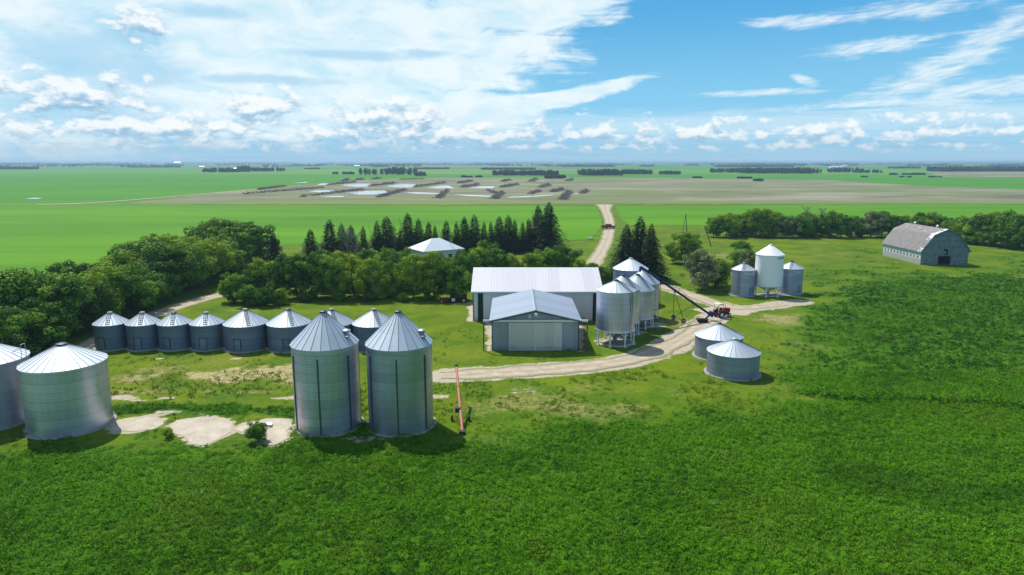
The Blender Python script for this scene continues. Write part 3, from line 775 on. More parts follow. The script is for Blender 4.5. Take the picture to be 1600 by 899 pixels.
# ------------------------------------------------------------------ vegetation builders
def lathe_trunk(h, r, limbs, g, spread=0.3, m='bark'):
    mb = MB()
    prev = Vector((0, 0, -0.05)); n = 4
    ax = Vector((g.normal() * 0.03, g.normal() * 0.03, 0))
    for i in range(n):
        nx = Vector((ax.x * (i + 1), ax.y * (i + 1), h * (i + 1) / n))
        mb.bar(prev, nx, r * (1 - 0.8 * i / n), r * (1 - 0.8 * (i + 1) / n), 7); prev = nx
    for k in range(limbs):
        a = g.random() * 2 * PI; z = h * (0.25 + 0.55 * g.random())
        e = Vector((math.cos(a) * spread * (0.6 + g.random() * 0.6), math.sin(a) * spread * (0.6 + g.random() * 0.6), z + 0.12 + 0.16 * g.random()))
        mid = Vector((e.x * 0.5, e.y * 0.5, (z + e.z) / 2 - 0.02))
        mb.bar((ax.x * 2, ax.y * 2, z), mid, r * 0.38, r * 0.25, 5); mb.bar(mid, e, r * 0.25, r * 0.08, 5)
    return mb
def crown_mesh(name, seed, m, zc=0.56, rz=0.42, rr=0.36, clumps=46, per=170, leaf=0.032, lobes=5):
    g = np.random.default_rng(seed)
    # the crown is a handful of uneven lobes, each carrying leaf clumps
    lo = unit(lobes, g) * np.array([rr * 0.55, rr * 0.55, rz * 0.5]); lo[:, 2] += zc; lo[0] = (0, 0, zc + rz * 0.35)
    lr = rr * (0.45 + 0.28 * g.random(lobes))
    V, Q, T = [], [], []; off = 0
    for c in range(clumps):
        k = g.integers(lobes)
        d = unit(1, g)[0]; d[2] = d[2] * 0.8 + 0.15
        ce = lo[k] + d * lr[k] * (0.75 + 0.35 * g.random() + (0.28 if g.random() < 0.12 else 0)) * np.array([1, 1, rz / rr * 0.9])
        ce[2] = np.clip(ce[2], 0.08, 0.95)
        rc = rr * (0.13 + 0.19 * g.random())
        n = int(per * (rc / rr / 0.31) ** 1.5)
        dd = unit(n, g)
        P = ce + dd * rc * (0.55 + 0.55 * g.random((n, 1)) ** 0.7) * np.array([1, 1, 0.8])
        P[:, 2] = np.maximum(P[:, 2], 0.02)
        N = dd * 0.9 + unit(n, g) * 0.65 + np.array([0, 0, 0.35])
        L = leaf * (0.7 + 0.7 * g.random(n))
        v, q = kites(P, N, L, L * 0.72, g)
        V.append(v); Q.append(q + off); off += len(v)
        T.append(np.clip(0.45 + g.normal() * 0.28 + g.normal(size=n) * 0.16, 0, 1))
    return np_mesh(name, np.concatenate(V), np.concatenate(Q), m, np.concatenate(T))
def spruce_mesh(name, seed, m='needle', rr=0.25, levels=34, full=0.85, droop=0.30):
    g = np.random.default_rng(seed)
    P, N, A, L, Wd, T = [], [], [], [], [], []
    for i in range(levels):
        z = 0.05 + 0.93 * (i / (levels - 1)) ** 0.92
        Rz = rr * (1 - z) ** full + 0.002
        nb = int(7 + 9 * (1 - z))
        a0 = g.random() * 6.28
        for b in range(nb):
            a = a0 + 6.283 * b / nb + g.normal() * 0.18
            rl = Rz * (0.62 + 0.55 * g.random())
            dr = np.array([math.cos(a), math.sin(a), 0.0]); side = np.array([-math.sin(a), math.cos(a), 0.0])
            tn = np.clip(0.4 + g.normal() * 0.25, 0, 1)
            ns = max(2, int(rl / 0.022))
            for s in range(ns):
                t = (s + 0.6) / ns
                c = dr * rl * t + np.array([0, 0, z - droop * rl * t * t + g.normal() * 0.004])
                for sd in (-1, 1):
                    wsd = side * sd * (0.012 + 0.022 * (1 - t)) * (0.6 + 0.8 * g.random())
                    sc_ = min(1.0, 0.30 + 6.0 * (1 - z)); wsd = wsd * sc_
                    P.append(c + wsd); N.append(np.array([0, 0, 1.0]) + dr * 0.5 + g.normal(size=3) * 0.4); A.append(dr + side * sd * 0.7 + np.array([0, 0, -0.3]))
                    L.append(0.040 * sc_ * (0.7 + 0.6 * g.random())); Wd.append(0.017 * sc_ * (0.7 + 0.6 * g.random())); T.append(tn + g.normal() * 0.1)
    v, q = kites(np.array(P), np.array(N), np.array(L), np.array(Wd), g, np.array(A))
    return np_mesh(name, v, q, m, np.clip(np.array(T), 0, 1))
CR = {
    'tree': [crown_mesh('crown', 100 + i, 'leaf', 0.46, 0.50, 0.37 + 0.03 * (i % 3), 125, 190, 0.033, 7 + i % 3) for i in range(6)],
    'yellow': [crown_mesh('crown', 140 + i, 'leaf_yellow', 0.48, 0.48, 0.38, 115, 190, 0.034, 7) for i in range(2)],
    'grey': [crown_mesh('crown', 160 + i, 'leaf_grey', 0.46, 0.50, 0.43, 130, 190, 0.034, 9) for i in range(2)],
    'bush': [crown_mesh('crown', 180 + i, 'leaf', 0.44, 0.50, 0.52, 110, 180, 0.042, 9) for i in range(2)],
    'spruce': [spruce_mesh('crown', 200 + i, 'needle', 0.23 + 0.035 * (i % 3), 34, 1.0 + 0.12 * (i % 2)) for i in range(6)],
    'full_spruce': [spruce_mesh('crown', 220 + i, 'needle', 0.31, 40, 0.86, 0.35) for i in range(3)],
}
TR = {}
def trunk_mesh(kind, i):
    k = (kind in ('spruce', 'full_spruce', 'pale_spruce'), i)
    if k not in TR:
        g = np.random.default_rng(300 + i)
        mb = lathe_trunk(0.9, 0.014, 0, g) if k[0] else lathe_trunk(0.72, 0.022, 7, g, 0.28)
        me = bpy.data.meshes.new('trunk'); me.from_pydata(mb.v, [], mb.f); me.materials.append(M['bark']); TR[k] = me
    return TR[k]
_cnt = [0]
def plant(name, kind, x, y, h, w, label, cat='tree', group=None):
    """one tree: Empty > trunk, crown; w = crown width as a multiple of the variant's own"""
    i = _cnt[0]; _cnt[0] += 1
    t = thing(name, label, cat, (x, y, 0), random.random() * 6.28, group)
    c = bpy.data.objects.new('crown', CR[kind][i % len(CR[kind])]); COL.objects.link(c); c.parent = t
    c.scale = (h * w, h * w * (0.92 + 0.16 * random.random()), h)
    if kind == 'spruce': c.scale = (h * w * 2.05, h * w * 2.05, h)
    if kind == 'full_spruce': c.scale = (h * w * 1.5, h * w * 1.5, h)
    if 'spruce' in kind:
        t.rotation_euler.x = random.uniform(-0.035, 0.035); t.rotation_euler.y = random.uniform(-0.035, 0.035)
        q = random.uniform(0.82, 1.2); c.scale.x *= q; c.scale.y *= q * random.uniform(0.9, 1.1)
    s = bpy.data.objects.new('trunk', trunk_mesh(kind, i % 3)); COL.objects.link(s); s.parent = t; s.scale = (h, h, h)
    return t

# ---- long belt beside the track
yy = 70.0; k = 0
while yy < 166:
    hgt = 7.1 + (yy - 70) / 96 * 2.2 + 1.3 * random.random()
    plant('broadleaf_tree', 'tree', -61.0 + random.uniform(-1.2, 1.0) - 0.03 * (yy - 100), yy, hgt, 1.18, f'broadleaf tree, {ORD[k]} from the nearest end on the track side of the long tree belt', 'tree', 'broadleaf trees of the long tree belt')
    yy += 5.3 + random.uniform(-0.7, 0.7); k += 1
yy = 73.0; k = 0
while yy < 168:
    hgt = 8.1 + (yy - 70) / 96 * 1.8 + 1.4 * random.random()
    plant('broadleaf_tree', 'tree', -66.8 + random.uniform(-1.2, 1.2) - 0.03 * (yy - 100), yy, hgt, 1.15, f'broadleaf tree, {ORD[k]} from the nearest end on the crop side of the long tree belt', 'tree', 'broadleaf trees of the long tree belt')
    yy += 5.6 + random.uniform(-0.7, 0.7); k += 1
# ---- thicket between the row of bins and the house
front = [(362, 428, 116), (392, 402, 117), (428, 408, 118), (462, 398, 120), (492, 398, 119), (520, 402, 119), (552, 394, 121), (582, 400, 119), (612, 396, 120), (645, 402, 119), (676, 398, 119), (706, 404, 118), (728, 416, 117)]
for k, (px, ty, Y) in enumerate(front):
    ty += random.uniform(-9, 7)
    p = AT(px, ty, Y)
    plant('broadleaf_tree', 'yellow' if k in (6, 10) else 'tree', p.x, Y, p.z, 0.92, f'broadleaf tree, {ORD[k]} from the gravel track in the front row of the thicket', 'tree', 'broadleaf trees of the yard thicket')
back = [(405, 398, 124), (446, 392, 126), (500, 390, 127), (530, 386, 128), (568, 388, 127), (600, 382, 128), (628, 386, 128), (666, 394, 128), (696, 398, 128), (722, 388, 131)]
for k, (px, ty, Y) in enumerate(back):
    ty += random.uniform(-4, 7)
    p = AT(px, ty, Y)
    plant('broadleaf_tree', 'yellow' if k in (3, 8) else 'tree', p.x, Y, p.z, 0.9, f'broadleaf tree, {ORD[k]} from the gravel track in the back row of the thicket', 'tree', 'broadleaf trees of the yard thicket')
for k, (px, ty, by) in enumerate([(366, 452, 474), (388, 444, 478), (414, 446, 479), (438, 450, 476), (475, 456, 472), (530, 457, 472), (575, 455, 472), (630, 457, 472), (668, 456, 470)]):
    b_ = G(px, by); p = AT(px, ty, b_.y)
    plant('bush', 'bush', p.x, b_.y, p.z, 0.95, f'low leafy bush at the foot of the thicket, {ORD[k]} from the gravel track', 'bush', 'bushes at the foot of the thicket')
shedrow = [(748, 386, 134, 'yellow'), (772, 390, 133, 'tree'), (797, 396, 134, 'yellow'), (830, 394, 135, 'yellow'), (858, 384, 138, 'tree'), (884, 380, 140, 'tree'), (905, 404, 136, 'yellow'), (925, 412, 130, 'tree'), (942, 416, 128, 'tree'), (760, 375, 150, 'tree')]
for k, (px, ty, Y, kd) in enumerate(shedrow):
    p = AT(px, ty, Y)
    plant('broadleaf_tree', kd, p.x, Y, p.z, 1.05, f'{"yellow-green" if kd == "yellow" else "mid green"} tree behind the white roof, {ORD[k] if k < 9 else "set back by the spruces"}{" from its end by the old tractor" if k < 9 else ""}', 'tree', 'trees behind the white-roofed shed')
# ---- spruce row
spr = [(428, 361, 150, .95), (483, 358, 152, .9), (512, 344, 157, 1.1), (533, 350, 157, .95), (548, 352, 160, .9), (567, 354, 160, .8), (587, 346, 164, 1), (604, 338, 168, 1.05), (624, 358, 166, .8), (636, 333, 172, .85), (653, 342, 172, .9), (668, 347, 172, .85), (681, 353, 172, .8),
       (697, 345, 174, .95), (712, 347, 174, .85), (726, 339, 176, .95), (742, 336, 177, 1.0), (756, 347, 177, .85), (768, 347, 179, .8), (780, 338, 180, 1.0), (794, 337, 181, .95), (805, 343, 183, .8), (817, 347, 184, .8), (828, 342, 186, .85)]
for k, (px, ty, Y, w) in enumerate(spr):
    p = AT(px, ty, Y)
    plant('spruce_tree', 'spruce', p.x, Y, p.z + 0.2, w, f'dark spruce, {ORD[len(spr) - 1 - k]} from the tall pair by the driveway in the row behind the house', 'spruce', 'spruces in the row behind the house')
p = AT(842, 320, 190); plant('spruce_tree', 'full_spruce', p.x, 190, p.z, 0.95, 'tall spruce at the driveway end of the spruce row, the slightly shorter of the pair', 'spruce', 'spruces in the row behind the house')
p = AT(855, 315, 188); plant('spruce_tree', 'full_spruce', p.x, 188, p.z, 1.1, 'tallest spruce of the row behind the house, at its driveway end', 'spruce', 'spruces in the row behind the house')
for k, (px, ty, Y, w, lb) in enumerate([(978, 349, 139, 0.95, 'driveway side of the dark spruce clump behind the hopper bins'), (1000, 337, 143, 0.9, 'tallest spruce in the clump behind the hopper bins'), (1020, 349, 138, 1.0, 'spruce in the clump behind the hopper bins, nearest the lone broadleaf tree')]):
    p = AT(px, ty, Y)
    plant('spruce_tree', 'full_spruce', p.x, Y, p.z, w, lb if k else 'dark spruce on the ' + lb, 'spruce', 'spruces in the clump behind the hopper bins')
# ---- lone trees on the lawn
p = AT(1071, 362, 160); plant('broadleaf_tree', 'tree', p.x, 160, p.z + 0.2, 1.35, 'lone round broadleaf tree on the lawn beside the power pole')
p = AT(1099, 393, 127); plant('lawn_tree', 'grey', p.x, 127, p.z + 0.3, 1.05, 'wide rounded grey-green tree standing on the lawn above the tractor', 'tree')
p = AT(1121, 402, 131); plant('broadleaf_tree', 'bush', p.x, 131, p.z, 1.0, 'low dark tree tucked behind the grey-green tree', 'tree')
for k, (px, ty, Y, w, kd, lb) in enumerate([(1160, 388, 150, 1.2, 'bush', 'round dark bush behind the smaller grey bin beside the white bin'), (1174, 392, 147, 1.1, 'grey', 'greyish bush touching the white bin, beside a round dark bush'), (1160, 374, 178, 1.1, 'bush', 'small leafy shrub in the pasture behind the two bushes by the white bin')]):
    p = AT(px, ty, Y); plant('bush', kd, p.x, Y, p.z, w, lb, 'bush')
# ---- shelterbelt of the far pasture
x = 1117.0; k = 0
while x < 1488:
    ty = 335 + random.uniform(-6, 5) + (4 if x < 1125 else 0) - (4 if 1180 < x < 1420 and random.random() < 0.35 else 0)
    Y = 219 + random.uniform(-1.5, 1.5)
    p = AT(x, ty, Y)
    plant('broadleaf_tree', 'grey' if k in (7, 15) else 'tree', p.x, Y, p.z, 1.15, f'broadleaf tree, {ORD[k]} from the power pole in the front row of the pasture shelterbelt', 'tree', 'broadleaf trees of the pasture shelterbelt')
    x += 17.5 + random.uniform(-3, 3); k += 1
x = 1140.0; k = 0
while x < 1470:
    ty = 334 + random.uniform(-4, 5); Y = 228 + random.uniform(-2, 2); p = AT(x, ty, Y)
    plant('broadleaf_tree', 'tree', p.x, Y, p.z, 0.95, f'broadleaf tree, {ORD[k]} from the power pole in the back row of the pasture shelterbelt', 'tree', 'broadleaf trees of the pasture shelterbelt')
    x += 25 + random.uniform(-4, 4); k += 1
for k, (px, ty, Y) in enumerate([(1494, 340, 206), (1512, 334, 203), (1533, 327, 199), (1556, 332, 199), (1578, 328, 195), (1600, 334, 192), (1622, 330, 190), (1588, 345, 188), (1545, 345, 196)]):
    p = AT(px, ty, Y)
    plant('broadleaf_tree', 'tree', p.x, Y, p.z, 1.15, f'broadleaf tree in the grove beside the old barn, {ORD[k]} from the barn' if k < 7 else f'low broadleaf tree in front of the grove beside the barn, {"farther from" if k == 7 else "nearer"} it', 'tree', 'broadleaf trees of the grove beside the barn')
# ---- bare grey trees
def bare_tree(px, ty, Y, label):
    p = AT(px, ty, Y); h = p.z; g = np.random.default_rng(int(px))
    t = thing('bare_tree', label, 'dead tree', (p.x, Y, 0))
    mb = MB(); mb.bar((0, 0, -0.1), (0.1, 0, h * 0.8), 0.12, 0.05, 6); obj('trunk', mb, 'grey_bark', t)
    mb = MB()
    for i in range(46):
        z = h * (0.3 + 0.6 * g.random()); a = g.random() * 6.28; l = h * (0.12 + 0.22 * g.random())
        e = Vector((math.cos(a) * l * 0.6, math.sin(a) * l * 0.6, z + l)); e.z = min(e.z, h)
        mb.bar((0.05, 0, z), e, 0.045, 0.012, 4)
        for q in range(2): mb.bar(Vector((0.05, 0, z)).lerp(e, 0.6), e + Vector((g.normal() * 0.4, g.normal() * 0.4, -0.2)), 0.02, 0.008, 3)
    obj('crown', mb, 'grey_bark', t)
bare_tree(540, 356, 150, 'bare grey dead tree in front of the spruces, nearer the thicket end')
bare_tree(555, 362, 151, 'bare grey dead tree leaning by the spruces, nearer the house')
bare_tree(1262, 322, 222, 'bare pale dead tree sticking out of the pasture shelterbelt, nearer the power pole')
bare_tree(1284, 324, 223, 'bare grey dead tree sticking out of the pasture shelterbelt, nearer the barn')
# ---- foreground shrub and weeds
c = G(404, 690)
plant('shrub', 'bush', c.x, c.y, 1.9, 0.85, 'dark green shrub at the edge of the bare earth beside the tall bins', 'shrub')
c = G(264, 684)
plant('shrub', 'bush', c.x, c.y, 0.9, 1.0, 'small dark weed bush between two bare earth patches', 'shrub')

# ------------------------------------------------------------------ crop and rough grass
def tufts(name, X0, X1, Y0, Y1, dens, want, m, h, leaf, per, seed, lab=None):
    g = np.random.default_rng(seed)
    n = int((X1 - X0) * (Y1 - Y0) * dens)
    x = X0 + (X1 - X0) * g.random(n); y = Y0 + (Y1 - Y0) * g.random(n)
    keep = np.abs(x) < (y * 0.80 + 3)
    x, y = x[keep], y[keep]
    lush, dry, dirt = masks(x, y)
    pr = want(lush, dry, dirt, x, y)
    keep = g.random(len(x)) < pr
    x, y, lush = x[keep], y[keep], lush[keep]
    n = len(x)
    patchn = fbm(x * 0.07 + 9, y * 0.11) * 0.42 + fbm(x * 0.3, y * 0.3) * 0.26 + fbm(x * 1.1, y * 1.1 + 40) * 0.32
    patchn = np.clip((patchn - 0.5) * 1.9 + 0.47, 0.02, 1)
    hh = h * (0.45 + 0.9 * patchn + 0.35 * g.random(n)) * (0.35 + 0.65 * sm(lush, 0.2, 0.9) if m == 'crop' else 1.0)
    a = g.random((n, per)) * 6.283
    rad = leaf * 1.6 * np.sqrt(g.random((n, per)))
    lean = 0.35 + 0.9 * g.random((n, per))
    zz = hh[:, None] * (0.25 + 0.75 * g.random((n, per)))
    px = x[:, None] + np.cos(a) * rad; py = y[:, None] + np.sin(a) * rad
    P = np.stack([px.ravel(), py.ravel(), zz.ravel()], 1)
    N = np.stack([(np.cos(a) * lean).ravel(), (np.sin(a) * lean).ravel(), np.ones(n * per)], 1) + g.normal(size=(n * per, 3)) * 0.3
    A = np.stack([np.cos(a).ravel(), np.sin(a).ravel(), (0.9 - lean).ravel()], 1)
    L = leaf * (0.7 + 0.8 * g.random(n * per))
    v, q = kites(P, N, L, L * 0.42, g, A)
    tone = np.clip(np.repeat(patchn + g.normal(size=n) * 0.16, per) + g.normal(size=n * per) * 0.10, 0, 1)
    me = np_mesh(name, v, q, m, tone)
    o = bpy.data.objects.new(name, me); COL.objects.link(o); o['kind'] = 'stuff'
    return o
tufts('crop_plants', -62, 62, 32, 76, 15.0, lambda l, d, t, x, y: sm(l, 0.40, 1.0) * (1 - 0.55 * np.clip(d * 1.5, 0, 1)) * (t < 0.3) * (0.75 + 0.25 * sm(fbm(x * 0.5, y * 0.5 + 70), 0.28, 0.5)), 'crop', 0.25, 0.145, 15, 11)
tufts('pasture_grass', -20, 130, 76, 200, 2.8, lambda l, d, t, x, y: sm(l, 0.40, 1.0) * (1 - 0.6 * d) * (t < 0.3) * np.where(y > 150, 0.35, 1), 'crop', 0.20, 0.24, 11, 12)
DITCH = gp([(1262, 616), (1330, 623), (1450, 624), (1620, 635), (1700, 640)])
tufts('ditch_weeds', 20, 70, 55, 80, 9.0, lambda l, d, t, x, y: sm(1.2 - line_d(x, y, DITCH) + (fbm(x * 0.7, y * 0.7) - 0.5) * 1.6, 0.1, 0.7), 'crop', 0.75, 0.22, 14, 17)
tufts('rough_grass', -52, 62, 52, 96, 2.2, lambda l, d, t, x, y: (l < 0.5) * (t < 0.25) * sm(fbm(x * 0.2, y * 0.2), 0.40, 0.62) * np.where(y > 76, 0.25, 1.0), 'rough_grass', 0.22, 0.22, 9, 13)

# ------------------------------------------------------------------ bins
def cone_roof(mb, ribs, r, ze, rc, zt, n, over=0.10):
    mb.lathe([(r + over, ze - 0.06), (r + over, ze), (rc, zt)], n, cap1=True)
    for i in range(n):
        a = 2 * PI * i / n
        d = Vector((math.cos(a), math.sin(a), 0))
        ribs.bar(d * (r + over - 0.01) + Vector((0, 0, ze + 0.012)), d * rc + Vector((0, 0, zt + 0.012)), 0.028, 0.018, 4)
def grain_bin(name, label, x, y, r, ze, zt, wall='galv_dull', roof='roof_bin', panels=24, zb=0.12, legs=0, cat='grain bin', group=None,
              door=None, ladder=None, rladder=-65, stripes=None, cap=0.30, vents=(), capm='steel', pad=True, seed=0.0, hopper=None, legm='leg_paint', wallm_smooth=True):
    t = thing(name, label, cat, (x, y, 0), 0.0, group)
    prof = []; z = zb
    while z < ze - 0.02:
        zn = min(z + 0.82, ze - 0.02)
        prof += [(r, z)]; z = zn
    prof.append((r, ze - 0.02))
    mb = MB(); mb.lathe(prof, 72)
    obj('wall', mb, wall, t, True, uvcyl=r)
    mb = MB(); rb = MB(); cone_roof(mb, rb, r, ze, cap, zt - 0.12, panels)
    ro = obj('roof', mb, roof, t, False, uvcyl=r)
    obj('roof_rib', rb, 'rib', ro)
    mb = MB(); mb.lathe([(cap + 0.04, zt - 0.15), (cap + 0.06, zt - 0.02), (cap * 0.6, zt + 0.05)], 18, cap1=True); obj('roof_cap', mb, capm, t)
    slope = math.atan2(zt - 0.12 - ze, r - cap)
    if rladder is not None:
        mb = MB(); a = R(rladder); d = Vector((math.cos(a), math.sin(a), 0)); s = Vector((-d.y, d.x, 0))
        k = max(6, int(r / 0.30))
        for i in range(k):
            q = (i + 0.5) / k
            c = d * (r - q * (r - cap)) + Vector((0, 0, ze + q * (zt - 0.12 - ze) + 0.07))
            mb.bar(c - s * 0.20, c + s * 0.20, 0.028, n=5)
        for sd in (-0.22, 0.22): mb.bar(d * r + s * sd + Vector((0, 0, ze + 0.06)), d * cap + s * sd + Vector((0, 0, zt - 0.06)), 0.018, n=4)
        obj('roof_ladder', mb, 'dark_metal', t)
    if ladder is not None:
        mb = MB(); a = R(ladder); d = Vector((math.cos(a), math.sin(a), 0)); s = Vector((-d.y, d.x, 0)); rr = r + 0.16
        for sd in (-0.2, 0.2): mb.bar(d * rr + s * sd + Vector((0, 0, max(zb, 0.3))), d * rr + s * sd + Vector((0, 0, ze + 0.1)), 0.022, n=5)
        z = max(zb, 0.3) + 0.15
        while z < ze: mb.bar(d * rr - s * 0.2 + Vector((0, 0, z)), d * rr + s * 0.2 + Vector((0, 0, z)), 0.016, n=4); z += 0.33
        for z in np.arange(max(zb, 0.3) + 0.4, ze, 1.2): mb.bar(d * (r - 0.02) + Vector((0, 0, z)), d * rr + Vector((0, 0, z)), 0.02, n=4)
        obj('ladder', mb, 'dark_metal', t)
    if door is not None:
        a, w, z0, z1 = door; hw = math.degrees(w / 2 / r)
        mb = MB(); mb.patch(r + 0.004, r + 0.05, a - hw, a + hw, z0, z1); dr = obj('door', mb, wall, t, uvcyl=r)
        mb = MB()
        for q in (a - hw, a + hw): mb.patch(r + 0.006, r + 0.075, q - 0.9, q + 0.9, z0, z1 + 0.05, 2)
        mb.patch(r + 0.007, r + 0.07, a - hw, a + hw, z1 + 0.002, z1 + 0.06); obj('door_frame', mb, 'dark_metal', dr)
    if stripes:
        for a in stripes:
            hw = math.degrees(0.065 / r); mb = MB(); mb.patch(r + 0.005, r + 0.07, a - hw, a + hw, zb, ze - (ze - zb) * 0.10, 2)
            obj('stiffener', mb, 'stripe', t)
    for (a, q, s) in vents:
        a = R(a); d = Vector((math.cos(a), math.sin(a), 0)); c = d * (r - q * (r - cap)) + Vector((0, 0, ze + q * (zt - 0.12 - ze)))
        mb = MB(); mb.lathe([(0.20 * s, -0.1), (0.20 * s, 0.28 * s), (0.30 * s, 0.30 * s), (0.30 * s, 0.40 * s), (0.1 * s, 0.48 * s)], 14, center=c, cap1=True)
        obj('roof_vent', mb, 'steel', t)
    if legs:
        mb = MB(); mb.lathe([(r + 0.05, zb - 0.10), (r + 0.07, zb - 0.02), (r + 0.05, zb + 0.10)], 72); obj('ring_beam', mb, legm, t, True)
        hz = 0.62
        mb = MB(); mb.lathe([(r - 0.03, zb + 0.02), (0.28, hz + 0.1), (0.26, hz - 0.1)], 40, cap1=False); obj('hopper', mb, hopper or wall, t, True, uvcyl=r)
        mb = MB(); mb.box((0, 0, hz - 0.18), (0.62, 0.62, 0.14)); obj('chute_gate', mb, 'steel', t)
        for i in range(legs):
            a = 2 * PI * (i + 0.5) / legs - PI / 2; d = Vector((math.cos(a), math.sin(a), 0)); p = d * (r - 0.02)
            rt = Matrix.Rotation(a, 3, 'Z')
            mb = MB(); mb.box(p + Vector((0, 0, (zb - 0.08) / 2)), (0.13, 0.16, zb - 0.08), rt); mb.box(p + Vector((0, 0, 0.05)), (0.34, 0.34, 0.05), rt)
            s = Vector((-d.y, d.x, 0))
            for sd in (-1, 1): mb.bar(p + Vector((0, 0, zb * 0.55)), p + s * sd * 0.55 + Vector((0, 0, zb - 0.06)) - d * 0.06, 0.04, n=4)
            obj('leg', mb, legm, t)
        mb = MB(); q = [(math.cos(2 * PI * (i + 0.5) / legs - PI / 2) * (r - 0.1), math.sin(2 * PI * (i + 0.5) / legs - PI / 2) * (r - 0.1), 0.16) for i in range(legs)]
        for i in range(legs): mb.bar(q[i], q[(i + 1) % legs], 0.045, n=5)
        obj('skid', mb, legm, t)
    elif pad:
        mb = MB(); mb.lathe([(r + 0.30, -0.05), (r + 0.26, 0.115), (0.1, 0.118)], 56); obj('base_pad', mb, 'concrete', t)
    return t

# the row of eight low bins
xs = [-52.3, -48.1, -44.0, -39.8, -34.7, -29.1, -23.5, -18.0]
for i, bx in enumerate(xs):
    small = i < 4
    grain_bin('grain_bin', f'weathered low {"narrow" if small else "wide"} steel bin, {ORD[i]} from the tree belt in the row of eight', bx, 86.7, 2.05 if small else 2.74, 3.33, 4.72 if small else 5.15, 'galv_dull', 'roof_bin', 20 if small else 28,
              door=(-98 + (i * 37) % 24, 0.85, 0.35, 1.75), rladder=-62 if not small else -72, cap=0.27, group='low steel bins in the row of eight', capm='concrete' if i % 3 != 2 else 'dark_metal')
# two tall bins
for (px, lab, off) in ((514, 'tall galvanized bin with steep roof, the one of the tall pair nearer the bare earth', 0), (627.5, 'tall galvanized bin with steep roof, the one of the tall pair beside the orange auger', 1)):
    p = AT(px, 664, 60.0)
    st = [-88, -34, -143, 22, 78, 134] if not off else [-86, -32, -140, 22, 78, 134]
    grain_bin('tall_grain_bin', lab, p.x, 60.0, 2.95, 7.85, 10.75, 'galv_tall', 'roof_bin', 22, stripes=st, vents=((-12, 0.28, 1.2), (-20, 0.18, 0.8)) if True else (), rladder=None, cap=0.26, group='tall galvanized bins', capm='dark_metal', pad=True)
# big bins at the picture's edge
grain_bin('large_grain_bin', 'large galvanized bin with pale cone roof standing fully in view by the bare earth', -40.9, 60.0, 3.42, 6.05, 7.75, 'galv_tall', 'roof_pale', 30, rladder=None, cap=0.42, group='large galvanized bins', capm='dark_metal')
b = grain_bin('large_grain_bin', 'large galvanized bin partly outside the photo, in front of the tree belt', -48.9, 61.0, 3.42, 6.05, 7.75, 'galv_tall', 'roof_pale', 30, rladder=None, cap=0.42, group='large galvanized bins', capm='dark_metal')
mb = MB()
for q in ((3.2, 0.4), (3.2, 1.0)): mb.bar((q[0], q[1], 6.05), (q[0], q[1], 7.2), 0.03, n=5)
mb.bar((3.2, 0.4, 7.2), (3.2, 1.0, 7.2), 0.03, n=5); mb.bar((3.2, 0.4, 6.9), (2.4, 0.2, 6.5), 0.03, n=5); obj('roof_handrail', mb, 'steel', b)
# hopper bins beside the sheds
hb = [(13.8, 88.8, 2.58, 7.3, 8.6, 2.05, 'hopper bin with a ladder, nearest the slate shed of its group'), (15.5, 94.2, 2.5, 6.5, 8.4, 1.9, 'hopper bin half hidden behind the front hopper bin'),
      (18.4, 98.6, 2.5, 5.6, 7.75, 1.5, 'hopper bin under the upper end of the blue auger'), (20.2, 104.1, 2.6, 5.6, 7.6, 1.35, 'hopper bin behind the auger spout, last of the galvanized hopper bins')]
for i, (x, y, r, ze, zt, zb, lab) in enumerate(hb):
    grain_bin('hopper_bin', 'galvanized ' + lab, x, y, r, ze, zt, 'galv_hopper', 'roof_bin', 22, zb=zb, legs=8, ladder=-52 if i == 0 else (-20 if i == 3 else None), rladder=-50, cat='hopper bin', group='galvanized hopper bins', cap=0.28, capm='dark_metal')
grain_bin('grain_bin', 'pale-roofed galvanized bin against the dark spruces behind the hopper bins', 20.4, 116.0, 2.95, 5.9, 7.7, 'galv_mid', 'roof_pale', 24, cap=0.3, rladder=None)
# white bin with its two grey neighbours
wb = grain_bin('white_hopper_bin', 'smooth white hopper bin on legs between two grey bins', 46.5, 122.0, 2.42, 7.55, 9.3, 'white_bin', 'white_bin', 40, zb=1.95, legs=7, cat='hopper bin', cap=0.22, rladder=None, capm='white_paint', legm='white_paint', hopper='cream')
for ch in wb.children:
    for sub in ch.children:
        if sub.name.startswith('roof_rib'): bpy.data.objects.remove(sub)
gl = grain_bin('grain_bin', 'grey bin with a ladder on the tractor side of the white hopper bin', 42.0, 122.2, 2.05, 4.75, 5.95, 'galv_mid', 'roof_bin', 18, ladder=-128, rladder=-110, door=(-62, 0.7, 0.5, 1.6), cap=0.2, group='grey bins beside the white bin')
gr = grain_bin('grain_bin', 'grey bin on the barn side of the white hopper bin', 51.4, 124.0, 2.05, 4.75, 5.95, 'galv_mid', 'roof_bin', 18, ladder=None, rladder=-118, door=(-58, 0.7, 0.5, 1.6), cap=0.22, capm='black', group='grey bins beside the white bin')
# two low wide bins by the pasture
grain_bin('grain_bin', 'low wide bin with pale cone roof, half hidden behind its twin near the tractor', 25.8, 82.6, 2.88, 2.7, 4.25, 'galv_mid', 'roof_bin', 28, rladder=-20, cap=0.2, vents=(), group='low wide bins by the pasture', capm='dark_metal')
grain_bin('grain_bin', 'low wide bin with pale cone roof standing nearest the pasture crop', 25.4, 75.6, 2.9, 2.65, 4.1, 'galv_mid', 'roof_bin', 28, rladder=-10, cap=0.18, vents=(), group='low wide bins by the pasture', capm='roof_bin')
